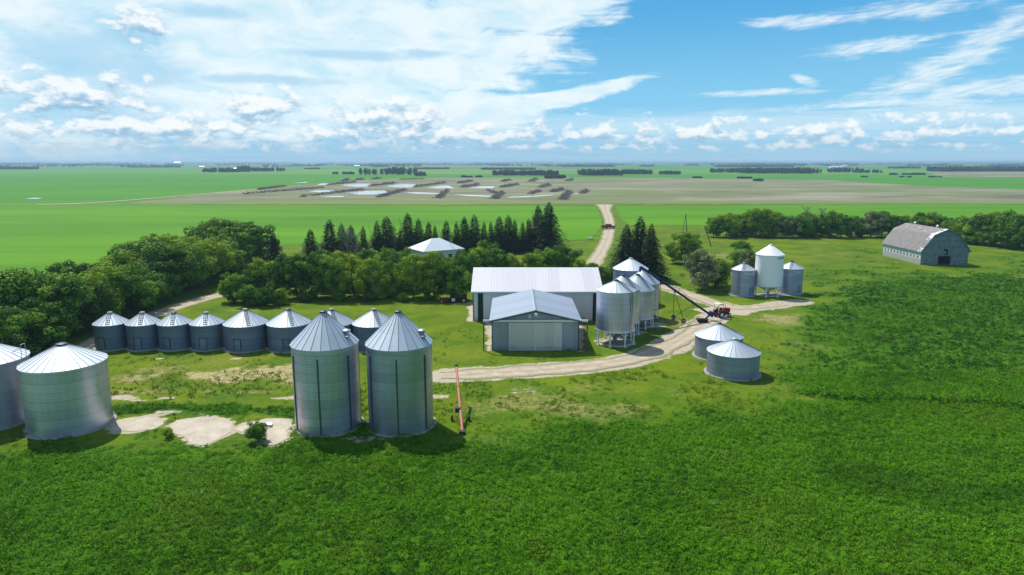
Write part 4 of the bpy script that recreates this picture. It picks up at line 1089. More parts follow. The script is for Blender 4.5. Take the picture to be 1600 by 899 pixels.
# lettering wrapped round a bin
def lettering(text, parent, r, ang, z, size, m, name='lettering'):
    cu = bpy.data.curves.new('text', 'FONT'); cu.body = text; cu.size = size; cu.extrude = 0.0; cu.align_x = 'CENTER'; cu.offset = size * 0.02; cu.space_character = 1.08
    to = bpy.data.objects.new('text', cu); COL.objects.link(to)
    dg = bpy.context.evaluated_depsgraph_get(); me = bpy.data.meshes.new_from_object(to.evaluated_get(dg))
    bpy.data.objects.remove(to)
    for v in me.vertices:
        a = R(ang) + v.co.x / r
        v.co = Vector((math.cos(a) * (r + 0.03), math.sin(a) * (r + 0.03), z + v.co.y))
    me.materials.clear(); me.materials.append(M[m]); me.name = name
    o = bpy.data.objects.new(name, me); COL.objects.link(o); o.parent = parent
    return o
lettering('MERIDIAN', wb, 2.42, -58, 6.95, 0.36, 'dark_metal')
lettering('TWISTER', gl, 2.06, -66, 3.98, 0.66, 'white_paint')
lettering('TWISTER', gr, 2.06, -64, 3.98, 0.66, 'white_paint')

# ------------------------------------------------------------------ sheds
def machine_shed():
    x0, x1, y0, y1, ze, zr = -5.9, 13.55, 101.6, 115.2, 4.65, 7.05
    ym = (y0 + y1) / 2
    t = thing('machine_shed', 'wide machine shed with white ribbed roof and beige walls behind the slate shed', 'shed', ((x0 + x1) / 2, ym, 0))
    w = (x1 - x0) / 2; d = (y1 - y0) / 2
    mb = MB(); mb.prism([(-d, 0), (d, 0), (d, ze), (0, zr - 0.12), (-d, ze)], -w, w, 'X'); obj('wall', mb, 'wall_beige', t)
    ov = 0.35; sl = (zr - ze) / d
    mb = MB()
    zo = ze - sl * ov
    for s in (-1, 1):
        mb.prism([(s * (d + ov), zo), (s * (d + ov), zo + 0.1), (s * 0.0, zr + 0.1), (s * 0.0, zr)], -w - 0.3, w + 0.3, 'X')
    ro = obj('roof', mb, 'roof_white', t)
    mb = MB(); mb.prism([(-0.28, zr + 0.01), (0, zr + 0.13), (0.28, zr + 0.01), (0, zr + 0.16)], -w - 0.3, w + 0.3, 'X'); obj('ridge_cap', mb, 'white_paint', ro)
    mb = MB(); mb.box((0, -d - ov - 0.03, zo - 0.02), (2 * w + 0.62, 0.06, 0.2)); obj('eave_trim', mb, 'white_paint', ro)
    for xa in (-w + 1.10, w - 0.86):
        mb = MB(); mb.box((xa, -d - 0.05, ze / 2 - 0.05), (0.78, 0.09, ze - 0.15)); obj('door_panel', mb, 'green_trim', t)
    for xa, ww in ((-w + 3.3, 3.4), (w - 3.4, 4.1)):
        mb = MB(); mb.box((xa, -d - 0.03, ze / 2 - 0.1), (ww, 0.05, ze - 0.35)); obj('sliding_door', mb, 'wall_beige', t)
    mb = MB(); mb.box((-w + 2.9, -d - 0.075, 1.05), (0.95, 0.04, 2.05)); obj('walk_door', mb, 'house_wall', t)
    mb = MB()
    for s in (-1, 1): mb.box((s * (w + 0.005), -d - 0.005, ze / 2), (0.12, 0.12, ze - 0.06))
    obj('corner_trim', mb, 'green_trim', t)
machine_shed()
def front_shed():
    x0, x1, y0, y1, ze, zr = -2.55, 8.55, 85.1, 98.9, 4.0, 5.3
    xm = (x0 + x1) / 2; w = (x1 - x0) / 2; L = y1 - y0
    t = thing('slate_shed', 'slate blue gable shed with two beige sliding doors facing the track', 'shed', (xm, y0, 0))
    mb = MB(); mb.prism([(-w, 0), (w, 0), (w, ze), (0, zr - 0.1), (-w, ze)], 0, L); obj('wall', mb, 'wall_blue', t)
    sl = (zr - ze) / w; ov = 0.35; zo = ze - sl * ov
    mb = MB()
    for s in (-1, 1): mb.prism([(s * (w + ov), zo), (s * (w + ov), zo + 0.1), (0, zr + 0.1), (0, zr)], -0.45, L + 0.3)
    ro = obj('roof', mb, 'roof_blue', t)
    mb = MB(); mb.prism([(-0.22, zr + 0.06), (0, zr + 0.125), (0.22, zr + 0.06), (0, zr + 0.17)], -0.47, L + 0.3); obj('ridge_cap', mb, 'steel', ro)
    mb = MB()
    for s in (-1, 1): mb.prism([(s * (w + ov), zo - 0.12), (s * (w + ov), zo - 0.005), (0, zr - 0.005), (0, zr - 0.12)], -0.44, -0.38)
    obj('gable_trim', mb, 'dark_metal', ro)
    mb = MB(); mb.box((0, -0.16, ze - 0.05), (19.0 - 5.6, 0.18, 0.24)); tr = obj('door_track', mb, 'white_paint', t)
    for s in (-1, 1):
        mb = MB(); mb.box((s * (w + 1.08), -0.16, ze / 2 - 0.1), (0.16, 0.16, ze - 0.14)); obj('track_post', mb, 'wood', tr)
    for s in (-1, 1):
        mb = MB(); mb.box((s * 1.71, -0.10, ze / 2 - 0.12), (3.38, 0.08, ze - 0.34)); dd = obj('sliding_door', mb, 'door_beige', t)
        mb = MB()
        for a in (-1, 1): mb.box((s * 1.71 + a * 1.66, -0.155, ze / 2 - 0.12), (0.07, 0.03, ze - 0.34))
        mb.box((s * 1.71, -0.155, 0.09), (3.25, 0.028, 0.08)); obj('door_frame', mb, 'white_paint', dd)
    mb = MB(); mb.lathe([(0.05, 0), (0.2, 0.05), (0.24, 0.16), (0.12, 0.26)], 14, center=(0.05, -0.55, zr - 0.42), axis=Matrix.Rotation(R(90), 3, 'X'), cap1=True); mb.box((0.05, -0.2, zr - 0.42), (0.06, 0.6, 0.06)); obj('yard_lamp', mb, 'white_paint', t)
    mb = MB(); mb.box((-0.72, -0.03, ze + 0.5), (0.32, 0.05, 0.5)); obj('sign_panel', mb, 'house_wall', t)  # small white sign on the gable
    mb = MB()
    for s in (-1, 1): mb.box((s * (w + 0.01), -0.012, ze / 2 - 0.1), (0.10, 0.10, ze - 0.2))
    obj('corner_trim', mb, 'dark_metal', t)
front_shed()
# ------------------------------------------------------------------ barn
def barn():
    x0, x1, y0, y1 = 96.1, 107.2, 159.0, 175.8
    w = (x1 - x0) / 2; L = y1 - y0; ze = 3.35
    t = thing('old_barn', 'weathered gambrel barn with torn shingles standing alone in the pasture', 'barn', ((x0 + x1) / 2, y0, 0))
    prof = [(-w - 0.35, ze - 0.25), (-w + 0.3, 4.05), (-w + 2.45, 7.05), (0, 8.4)]
    inner = [(-w, ze), (-w + 0.3, 3.87), (-w + 2.45, 6.88), (0, 8.23)]
    g = [(-w, 0)] + inner + [(-p, q) for p, q in inner[-2::-1]] + [(w, 0)]
    # front gable with its openings left open; boards 0.15 thick
    def gable(yy, holes):
        mb = MB()
        xsn = sorted({p for p, _ in g} | {a for h in holes for a in (h[0], h[1])})
        def top(x):
            for (a, b), (c, d) in zip(g[1:-1], g[2:-1]):
                if a <= x <= c and c > a: return b + (d - b) * (x - a) / (c - a)
            return ze
        for a, c in zip(xsn[:-1], xsn[1:]):
            if c - a < 1e-4: continue
            cuts = [0.0]
            for h in holes:
                if h[0] <= (a + c) / 2 <= h[1]: cuts += [h[2], h[3]]
            cuts = cuts + [None]
            for lo, hi in zip(cuts[::2], cuts[1::2]):
                mb.prism([(a, lo), (c, lo), (c, top(c) if hi is None else hi), (a, top(a) if hi is None else hi)], yy, yy + 0.15)
        return mb
    obj('gable_wall', gable(0.0, [(-1.5, 1.4, 0.0, 2.05), (-0.3, 0.6, 2.3, 3.7)]), 'barn_gable', t)
    obj('gable_wall', gable(L - 0.15, []), 'barn_gable', t)
    # side walls with a row of small square openings
    wy = [1.4 + i * 1.42 for i in range(11)]
    def side(xa, holes):
        mb = MB(); ys = [0.15]
        for h in holes: ys += [h - 0.24, h + 0.24]
        ys.append(L - 0.15)
        for i in range(len(ys) - 1):
            a, c = ys[i], ys[i + 1]; cy = (a + c) / 2
            if i % 2 == 1:
                mb.box((xa, cy, 0.75), (0.15, c - a, 1.5)); mb.box((xa, cy, (2.05 + ze) / 2), (0.15, c - a, ze - 2.05))
            else: mb.box((xa, cy, ze / 2), (0.15, c - a, ze))
        return mb
    obj('side_wall', side(-w + 0.075, wy), 'barn_side', t); obj('side_wall', side(w - 0.075, wy), 'barn_side', t)
    for h in wy:
        mb = MB()
        for a in (-1, 1): mb.box((-w - 0.01, h + a * 0.27, 1.78), (0.06, 0.06, 0.66))
        for a in (-1, 1): mb.box((-w - 0.01, h, 1.78 + a * 0.30), (0.055, 0.48, 0.06))
        obj('window_frame', mb, 'barn_side', t)
    mb = MB()
    full = prof + [(-p, q) for p, q in prof[-2::-1]]; inn = [(p, q - 0.13) for p, q in full]
    for i in range(len(full) - 1):
        mb.prism([full[i], full[i + 1], inn[i + 1], inn[i]], -0.25, L + 0.25)
    ro = obj('roof', mb, 'shingle', t)
    for yy in (4.0, 13.2):
        mb = MB(); mb.lathe([(0.22, 8.3), (0.22, 8.62), (0.34, 8.66), (0.30, 8.85), (0.05, 9.05)], 14, center=(0, yy, 0)); obj('roof_ventilator', mb, 'white_paint', ro)
    mb = MB(); mb.box((1.05, -0.06, 3.0), (0.95, 0.08, 1.42)); obj('loft_door', mb, 'barn_gable', t)
    mb = MB(); mb.box((0, L / 2, 0.03), (2 * w - 0.3, L - 0.3, 0.06)); obj('floor', mb, 'bark', t)
    mb = MB()
    for i in range(len(full) - 1): mb.prism([(full[i][0], full[i][1] + 0.03), (full[i + 1][0], full[i + 1][1] + 0.03), (full[i + 1][0], full[i + 1][1] - 0.2), (full[i][0], full[i][1] - 0.2)], -0.33, -0.255)
    obj('barge_board', mb, 'barn_gable', ro)
barn()
# ------------------------------------------------------------------ house
def house():
    c = AT(684, 400, 164)
    t = thing('white_house', 'white house with pale hipped roof half hidden by the thicket', 'house', (c.x - 0.4, 164, 0), R(33))
    a, bq, ze, zr = 5.0, 3.9, 3.35, 5.75
    mb = MB(); mb.prism([(-a, 0), (a, 0), (a, ze), (-a, ze)], -bq, bq); wl = obj('wall', mb, 'house_wall', t)
    o = 0.5
    v = [(-a - o, -bq - o, ze - 0.05), (a + o, -bq - o, ze - 0.05), (a + o, bq + o, ze - 0.05), (-a - o, bq + o, ze - 0.05), (-1.0, 0, zr), (1.0, 0, zr)]
    u = [(p[0], p[1], ze - 0.22) for p in v[:4]]
    mb = MB(); mb.add(v + u, [(0, 1, 5, 4), (1, 2, 5), (2, 3, 4, 5), (3, 0, 4), (6, 7, 1, 0), (7, 8, 2, 1), (8, 9, 3, 2), (9, 6, 0, 3), (9, 8, 7, 6)]); ro = obj('roof', mb, 'house_roof', t)
    mb = MB(); mb.bar((2.6, -2.4, 4.0), (2.6, -2.4, 6.0), 0.07, n=8); obj('flue_pipe', mb, 'steel', ro)
    for xx in (-2.6, 1.8):
        mb = MB(); mb.box((xx, -bq - 0.03, 1.8), (1.3, 0.06, 1.1)); f = obj('window', mb, 'white_paint', t)
        mb = MB(); mb.box((xx, -bq - 0.065, 1.8), (1.1, 0.02, 0.9)); obj('pane', mb, 'glass', f)
    mb = MB(); mb.box((a + 0.03, 0.5, 1.05), (0.06, 0.95, 2.1)); obj('door', mb, 'cream', t)
house()
# ------------------------------------------------------------------ vehicles and machines
def wheel(parent, c, r, wd, rimm='cream', axis='Y', name='wheel'):
    rot = Matrix.Rotation(R(90), 3, 'X') if axis == 'Y' else Matrix.Rotation(R(90), 3, 'Y')
    mb = MB(); mb.lathe([(r * 0.58, -wd / 2), (r * 0.92, -wd / 2), (r, -wd * 0.3), (r, wd * 0.3), (r * 0.92, wd / 2), (r * 0.58, wd / 2), (r * 0.58, -wd / 2)], 22, center=c, axis=rot)
    w = obj(name, mb, 'black', parent)
    mb = MB(); mb.lathe([(r * 0.575, -wd * 0.42), (r * 0.3, -wd * 0.28), (r * 0.1, -wd * 0.34)], 18, center=c, axis=rot, cap1=True)
    mb.lathe([(r * 0.575, wd * 0.42), (r * 0.3, wd * 0.28), (r * 0.1, wd * 0.34)], 18, center=c, axis=rot, cap1=True); obj('rim', mb, rimm, w)
    return w
def tractor(name, label, loc, rz, body, cab=True, rim='cream', sc=1.0):
    t = thing(name, label, 'tractor', loc, rz)
    t.scale = (sc, sc, sc)
    for s in (-1, 1):
        wheel(t, (-0.75, s * 0.78, 0.62), 0.62, 0.36, rim); wheel(t, (1.15, s * 0.62, 0.40), 0.40, 0.22, rim)
    mb = MB(); mb.prism([(-0.4, 0.85), (1.5, 0.85), (1.55, 1.1), (1.5, 1.55), (1.2, 1.62), (-0.4, 1.68)], -0.34, 0.34); obj('hood', mb, body, t)
    mb = MB(); mb.box((0.4, 0, 0.7), (2.1, 0.36, 0.36)); mb.box((-0.75, 0, 0.72), (0.7, 0.9, 0.5)); mb.box((1.15, 0, 0.42), (0.16, 1.1, 0.14)); mb.box((-0.75, 0, 0.62), (0.14, 1.3, 0.14)); obj('chassis', mb, 'black', t)
    mb = MB(); mb.box((1.555, 0, 1.2), (0.03, 0.5, 0.6)); obj('grille', mb, 'dark_metal', t)
    for s in (-1, 1):
        mb = MB(); mb.prism([(-1.45, 0.95), (-1.2, 1.3), (-0.75, 1.42), (-0.2, 1.2), (-0.15, 0.9), (-0.3, 0.9), (-0.4, 1.12), (-0.78, 1.32), (-1.15, 1.2), (-1.35, 0.92)], s * 0.78 - 0.22, s * 0.78 + 0.22); obj('fender', mb, body, t)
    mb = MB(); mb.bar((0.75, 0.12, 1.6), (0.75, 0.12, 2.25), 0.045, n=8); obj('exhaust', mb, 'black', t)
    mb = MB(); mb.box((-0.85, 0, 1.25), (0.5, 0.5, 0.12)); mb.box((-1.1, 0, 1.5), (0.1, 0.5, 0.5)); obj('seat', mb, 'black', t)
    mb = MB(); mb.lathe([(0.2, -0.015), (0.22, 0), (0.2, 0.015)], 16, center=(-0.42, 0, 1.75), axis=Matrix.Rotation(R(-35), 3, 'Y')); mb.bar((-0.42, 0, 1.75), (-0.25, 0, 1.5), 0.025); obj('steering_wheel', mb, 'black', t)
    if cab:
        cb = MB()
        for sx in (-1.35, -0.35):
            for s in (-1, 1): cb.box((sx, s * 0.62, 1.85), (0.08, 0.08, 1.1))
        cb = obj('cab_frame', cb, 'cream', t)
        mb = MB(); mb.prism([(-1.5, 2.4), (-0.2, 2.4), (-0.25, 2.55), (-0.5, 2.62), (-1.2, 2.62), (-1.45, 2.55)], -0.75, 0.75); obj('cab_roof', mb, 'cream', cb)
    return t
c = G(1130, 497)
tractor('red_tractor', 'red tractor with a cream cab hitched to the blue auger on the gravel', (c.x, c.y + 0.7, 0.0), R(22), 'red', True, 'white_paint', 0.86)
c = G(716, 474)
tractor('old_tractor', 'old dark tractor parked in the shade beside the white-roofed shed', (c.x - 0.2, c.y + 1.0, 0.0), R(4), 'dark_metal', False, 'cream', 0.95)
c = G(699, 474)
def mower(loc):
    t = thing('red_mower', 'low red implement parked behind the old tractor in the shade', 'implement', loc, R(4))
    mb = MB(); mb.prism([(-0.8, 0.25), (0.8, 0.25), (0.7, 0.6), (0.2, 0.75), (-0.7, 0.6)], -0.6, 0.6); obj('deck', mb, 'dark_red', t)  # deck takes the darker red: tree shade put into its colour
    for s in (-1, 1): wheel(t, (-0.75, s * 0.72, 0.26), 0.26, 0.14)
    mb = MB(); mb.bar((0.8, 0, 0.45), (1.35, 0, 0.5), 0.05); obj('drawbar', mb, 'black', t)
mower((c.x - 0.3, c.y + 1.0, 0))
def blue_auger():
    lo, hi = Vector((30.2, 101.9, 1.0)), Vector((19.15, 100.4, 8.55))
    t = thing('grain_auger', 'long dark blue grain auger leaning from the tractor up to the hopper bins', 'grain auger', (lo.x, lo.y, 0))
    o = Vector((lo.x, lo.y, 0)); lo2, hi2 = lo - o, hi - o
    D = (hi2 - lo2)
    mb = MB(); mb.bar(lo2, hi2, 0.17, n=12)
    for q in (0.25, 0.5, 0.75): mb.bar(lo2.lerp(hi2, q), lo2.lerp(hi2, q + 0.012), 0.21, n=12)
    tb = obj('tube', mb, 'auger_dark', t)
    mb = MB(); a, b2 = lo2.lerp(hi2, 0.12), lo2.lerp(hi2, 0.72); m2 = lo2.lerp(hi2, 0.45) + Vector((0, 0, 0.62))
    mb.bar(a, m2, 0.025, n=4); mb.bar(m2, b2, 0.025, n=4); mb.bar(lo2.lerp(hi2, 0.45), m2, 0.04, n=5); obj('truss_cable', mb, 'dark_metal', tb)
    mb = MB(); mb.bar(hi2, hi2 + Vector((-0.12, 0, -0.75)), 0.2, 0.16, 10); obj('spout', mb, 'blue', t)
    mb = MB(); mb.box(lo2 + Vector((0.25, 0, 0.02)), (0.75, 0.6, 0.75), Matrix.Rotation(R(30), 3, 'Y')); mb.bar(lo2 + Vector((0.2, 0, 0.2)), lo2 + Vector((0.75, 0.1, 0.1)), 0.16, n=10); obj('gearbox', mb, 'blue', t)
    hp = G(1097, 504) - o
    mb = MB(); mb.bar(lo2 + Vector((0, -0.1, -0.1)), Vector((hp.x + 0.35, hp.y, 0.38)), 0.13, n=10); obj('swing_tube', mb, 'auger_dark', t)
    mb = MB(); mb.prism([(-0.65, 0.12), (0.65, 0.12), (0.85, 0.55), (-0.85, 0.55), (-0.80, 0.50), (-0.6, 0.2), (0.6, 0.2), (0.8, 0.50)][:4], -0.55, 0.55)
    mb.v = [(p[0] + hp.x, p[1] + hp.y, p[2]) for p in mb.v]; obj('intake_hopper', mb, 'black', t)
    g1, g2 = G(1052, 499) - o, G(1068, 505) - o
    up = lo2.lerp(hi2, 0.52); up2 = lo2.lerp(hi2, 0.22)
    mb = MB()
    for g in (g1, g2):
        gg = Vector((g.x, g.y, 0.34)); mb.bar(up, gg, 0.045, n=6); mb.bar(gg, up2, 0.035, n=6)
    mb.bar(Vector((g1.x, g1.y, 0.34)), Vector((g2.x, g2.y, 0.34)), 0.05, n=6); obj('undercarriage', mb, 'dark_metal', t)
    for g in (g1, g2): wheel(t, (g.x, g.y, 0.34), 0.34, 0.2, 'steel')
blue_auger()
def orange_auger():
    lo = G(722.5, 677); hi = AT(713, 573, 66.2)
    t = thing('orange_auger', 'faded orange auger on small wheels leaning beside the tall bins', 'grain auger', (lo.x, lo.y, 0))
    a, b2 = Vector((0, 0, 0.25)), hi - Vector((lo.x, lo.y, 0)); a.z = 0.22
    mb = MB(); mb.bar(a, b2, 0.125, n=12)
    for q in (0.33, 0.66): mb.bar(a.lerp(b2, q), a.lerp(b2, q + 0.015), 0.16, n=12)
    obj('tube', mb, 'orange', t)
    mb = MB(); mb.bar(b2, b2 + Vector((0, 0.1, -0.45)), 0.14, 0.12, 10); mb.bar(b2 + Vector((0, -0.05, -0.05)), b2 + Vector((0, 0.05, 0.16)), 0.15, n=10); obj('spout', mb, 'dark_metal', t)
    mb = MB(); mb.box(a + Vector((0, -0.15, -0.05)), (0.5, 0.55, 0.28)); obj('intake_cage', mb, 'dark_metal', t)
    m = a.lerp(b2, 0.32); gz = m.y
    mb = MB()
    mb.box(m + Vector((-0.2, 0, -0.1)), (0.5, 0.5, 0.42)); obj('motor', mb, 'dark_metal', t)
    mb = MB()
    for s in (-1, 1):
        mb.bar(a.lerp(b2, 0.62), (m.x + s * 0.75, gz + 0.3, 0.28), 0.035, n=6); mb.bar((m.x + s * 0.75, gz + 0.3, 0.28), a.lerp(b2, 0.2), 0.03, n=6)
    mb.bar((m.x - 0.75, gz + 0.3, 0.28), (m.x + 0.75, gz + 0.3, 0.28), 0.035, n=6); obj('undercarriage', mb, 'orange', t)
    for s in (-1, 1): wheel(t, (m.x + s * 0.82, gz + 0.3, 0.28), 0.28, 0.15, 'orange', 'X')
orange_auger()
def pickup():
    c = G(950.5, 358)
    t = thing('red_pickup', 'dark red pickup truck driving along the gravel driveway', 'pickup', (c.x, c.y, 0.05), R(35))
    for sx in (-1.6, 1.65):
        for s in (-1, 1): wheel(t, (sx, s * 0.82, 0.38), 0.38, 0.26, 'steel')
    mb = MB(); mb.prism([(-2.65, 0.45), (2.6, 0.45), (2.65, 0.95), (1.1, 1.08), (-2.65, 1.08)], -0.95, 0.95); obj('body', mb, 'dark_red', t)
    mb = MB(); mb.prism([(-0.75, 1.085), (1.15, 1.085), (0.5, 1.75), (-0.6, 1.78)], -0.85, 0.85); cb = obj('cab', mb, 'dark_red', t)
    mb = MB()
    for s in (-1, 1): mb.prism([(-0.6, 1.16), (0.85, 1.16), (0.42, 1.66), (-0.5, 1.68)], s * 0.852 - 0.012, s * 0.852 + 0.012)
    mb.box((-0.70, 0, 1.44), (0.03, 1.4, 0.42), Matrix.Rotation(R(12), 3, 'Y')); obj('window', mb, 'glass', cb)
    mb = MB()
    for s in (-1, 1): mb.box((-1.72, s * 0.9, 1.2), (1.8, 0.1, 0.24))
    mb.box((-2.6, 0, 1.2), (0.1, 1.8, 0.24)); obj('box_rail', mb, 'dark_red', t)
    for s in (-1, 1):
        mb = MB(); mb.box((2.64, s * 0.72, 0.82), (0.04, 0.3, 0.16)); obj('headlight', mb, 'white_paint', t)
        mb = MB(); mb.box((-2.665, s * 0.85, 0.85), (0.03, 0.14, 0.26)); obj('tail_light', mb, 'red', t)
    mb = MB(); mb.box((2.68, 0, 0.5), (0.12, 1.8, 0.18)); mb.box((-2.72, 0, 0.5), (0.12, 1.8, 0.18)); obj('bumper', mb, 'steel', t)
pickup()
# ------------------------------------------------------------------ power poles, dish, debris
def pole(label, base, top, arm=None, stay=None):
    t = thing('power_pole', label, 'power pole', (base.x, base.y, 0))
    a = top - base
    mb = MB(); mb.bar((0, 0, -0.2), a, 0.16, 0.11, 8); obj('post', mb, 'wood', t)
    if stay is not None:
        mb = MB(); mb.bar(stay - Vector((base.x, base.y, 0)), a * 0.97, 0.10, 0.07, 6); obj('brace', mb, 'wood', t)
    if arm:
        mb = MB(); mb.box(a * 0.95, (arm, 0.12, 0.14)); obj('crossarm', mb, 'wood', t)
b0 = AT(1073, 366, 236); b0.z = 0; tp = AT(1071.5, 334, 236)
s0 = AT(1066.5, 366, 236); s0.z = 0
pole('twin-legged wooden power pole behind the lone broadleaf tree', b0, tp, None, s0)
b0 = G(1111.5, 385); tp = AT(1103.5, 362, b0.y)
pole('leaning wooden power pole on the pasture edge near the shelterbelt', b0, tp)
def dish():
    p = AT(413, 455, 115.0)
    t = thing('satellite_dish', 'grey satellite dish on a pole in front of the thicket', 'satellite dish', (p.x, 114.4, 0))
    mb = MB(); mb.bar((0, 0, 0), (0, 0, p.z), 0.05); obj('post', mb, 'steel', t)
    mb = MB(); mb.lathe([(0.02, 0.0), (0.3, 0.05), (0.48, 0.16), (0.5, 0.17), (0.3, 0.02), (0.02, -0.04)], 20, center=(0, -0.1, p.z), axis=Matrix.Rotation(R(70), 3, 'X')); obj('dish', mb, 'rib', t)
dish()
c = G(414, 665)
mb = MB()
for i, (dx, dy, a) in enumerate(((-0.25, 0.1, 20), (0.15, 0.0, 28), (0.55, -0.1, 14))): mb.box((dx, dy, 0.12 + i * 0.05), (0.32, 0.75, 0.04), Matrix.Rotation(R(a), 3, 'Z') @ Matrix.Rotation(R(8), 3, 'Y'))
o = obj('scrap_sheet', mb, 'white_paint', loc=(c.x, c.y, 0.0)); tag(o, 'small heap of white scrap metal sheets on bare earth behind the shrub', 'scrap metal')
def rock(px, py, s, label, m='concrete'):
    c = G(px, py); mb = MB(); g = np.random.default_rng(int(px))
    prof = [(s * 0.75, -0.05), (s, 0.25 * s), (s * 0.8, 0.55 * s), (s * 0.35, 0.75 * s)]
    mb.lathe(prof, 9, cap1=True); mb.v = [(p[0] * (0.8 + 0.4 * g.random()), p[1] * (0.8 + 0.4 * g.random()), p[2]) for p in mb.v]
    tag(obj('rock', mb, m, loc=(c.x, c.y, 0)), label, 'rock')
rock(923, 374, 0.9, 'pale rock in the grass beside the driveway'); rock(1151, 413, 0.7, 'small white rock on the lawn by the round bush', 'white_paint'); rock(1135, 456, 0.5, 'small brown rock on the lawn between the grey-green tree and the bins', 'bark')

# ------------------------------------------------------------------ brush piles
BW = [(380, 304, 505, 294, 6), (403, 297, 446, 291.6, 6), (469, 308.5, 567, 297, 6), (512, 289.5, 555, 285.4, 8), (578, 291.5, 618, 286.6, 8), (648, 293, 695, 286.4, 8), (590, 309.5, 633, 297.5, 6.5), (685, 310.5, 699, 298.5, 6.5),
      (722, 293.6, 747, 289.4, 8), (783, 293.4, 808, 289.4, 8), (772, 311.5, 784, 302, 7), (762, 298, 776, 303, 4), (844, 294, 857, 290, 9), (828, 304, 843, 299.4, 6), (863, 300.6, 880, 297, 8), (878, 313, 889, 301, 7.5),
      (716, 287, 737, 283.6, 8), (785, 284.4, 796, 281.8, 9), (829, 284.4, 837, 280.4, 10), (886, 283.4, 894, 281.6, 10), (909, 303, 917, 298.6, 6), (536, 283.6, 544, 281.8, 9), (557, 282.4, 567, 280.6, 9), (583, 280.8, 594, 279, 9), (625, 281, 663, 280, 6)]
PLAB = ['long grey windrow of uprooted trees, nearest the field track', 'short brush windrow just behind the windrow nearest the field track', 'long dark windrow of uprooted trees in front of the largest pond', 'brush windrow at the far edge of the first white pond', 'brush windrow between two far white ponds',
        'brush windrow at the end of the far white ponds', 'brown brush windrow beside the near end of the largest pond', 'short brown brush heap left of the thin curved pond', 'dark brush heap at the end of the narrow far pond', 'forked brush heap behind the tall spruces', 'stump pile standing on the thin curved pond',
        'thin fallen trunk reaching out from the stump pile on the curved pond', 'round brush heap between the forked heap and the bush clump', 'pale brush heap above the thin curved pond', 'low brush heap touching the tall upright stump pile', 'tall upright pile of pale stumps nearest the driveway',
        'dark brush heap behind the narrow far pond', 'small pale stump heap far behind the forked heap', 'small upright stump in front of the far bush clump', 'small low brush heap nearest the bare field', 'greenish brush heap beside the bare field near the driveway', 'first tiny brush heap along the far green field',
        'second tiny brush heap along the far green field', 'third tiny brush heap along the far green field', 'long low dark brush line along the far green field']
for i, (xa, ya, xb, yb, wd) in enumerate(BW):
    a, b = G(xa, ya), G(xb, yb); g = np.random.default_rng(500 + i)
    a, b = np.array(a[:]), np.array(b[:]); Ln = np.linalg.norm(b - a)
    n = int(np.clip(Ln * 4.2, 110, 330)); wd = wd * 0.74; hgt = wd * 0.36
    t = g.random(n); ctr = a + (b - a) * t[:, None]
    gap = fbm(t * Ln * 0.09 + i * 3, np.full(n, 3.3)); keep = gap > -1
    ctr = ctr[keep]; n = len(ctr)
    d = (b - a) / max(Ln, 1); s = np.array([-d[1], d[0], 0])
    off = g.normal(size=n) * wd * 0.26
    ctr = ctr + s * off[:, None]; hh = hgt * np.exp(-(off / (wd * 0.42)) ** 2) * (0.5 + 1.1 * gap[keep])
    ctr[:, 2] = hh * (0.1 + 0.85 * g.random(n))
    mb = MB()
    for c in ctr:
        dv = g.normal(size=3) * np.array([1, 1, 0.55]); dv /= np.linalg.norm(dv); l = 1.0 + 2.6 * g.random()
        p, q = c - dv * l / 2, c + dv * l / 2
        p[2] = max(p[2], 0.1); q[2] = max(q[2], 0.15)
        mb.bar(p, q, 0.22 * (0.5 + g.random()), 0.10, 4)
    o = obj('brush_pile', mb, 'brush'); tag(o, PLAB[i], 'brush pile', 'brush piles in the brown field')

# ------------------------------------------------------------------ far woods and farmsteads
def wood(name, xa, xb, yb, ty, depth, seed, clump=4.0, gapk=0.0, label=None):
    g = np.random.default_rng(seed)
    A, B = G(xa, yb), G(xb, yb); Y = (A.y + B.y) / 2
    h = AT(800, ty, Y).z
    Ln = B.x - A.x
    nt_ = int(max(10, Ln / 4.5) * max(1, depth / 8))
    V, Q, T = [], [], []; off = 0
    for k in range(nt_):
        f = g.random()
        if gapk and fbm(np.array([f * Ln / 22]), np.array([seed * 1.7]))[0] < gapk: continue
        cx = A.x + Ln * f; cy = Y + depth * g.random(); hh = h * (0.72 + 0.36 * g.random())
        n = 46
        d = unit(n, g)
        P = np.array([cx, cy, hh * 0.52]) + d * np.array([3.0, 3.0, hh * 0.5]) * (0.7 + 0.35 * g.random((n, 1)))
        P[:, 2] = np.clip(P[:, 2], 0.3, None)
        v, q = kites(P, d + unit(n, g) * 0.4, clump * 0.5 * (0.7 + 0.6 * g.random(n)), clump * 0.4 * (0.7 + 0.6 * g.random(n)), g)
        V.append(v); Q.append(q + off); off += len(v); T.append(np.clip(0.4 + g.normal() * 0.25 + g.normal(size=n) * 0.15, 0, 1))
    me = np_mesh(name, np.concatenate(V), np.concatenate(Q), 'far_leaf', np.concatenate(T))
    o = bpy.data.objects.new(name, me); COL.objects.link(o); o['kind'] = 'stuff'
    if label: o['label'] = label
    return o
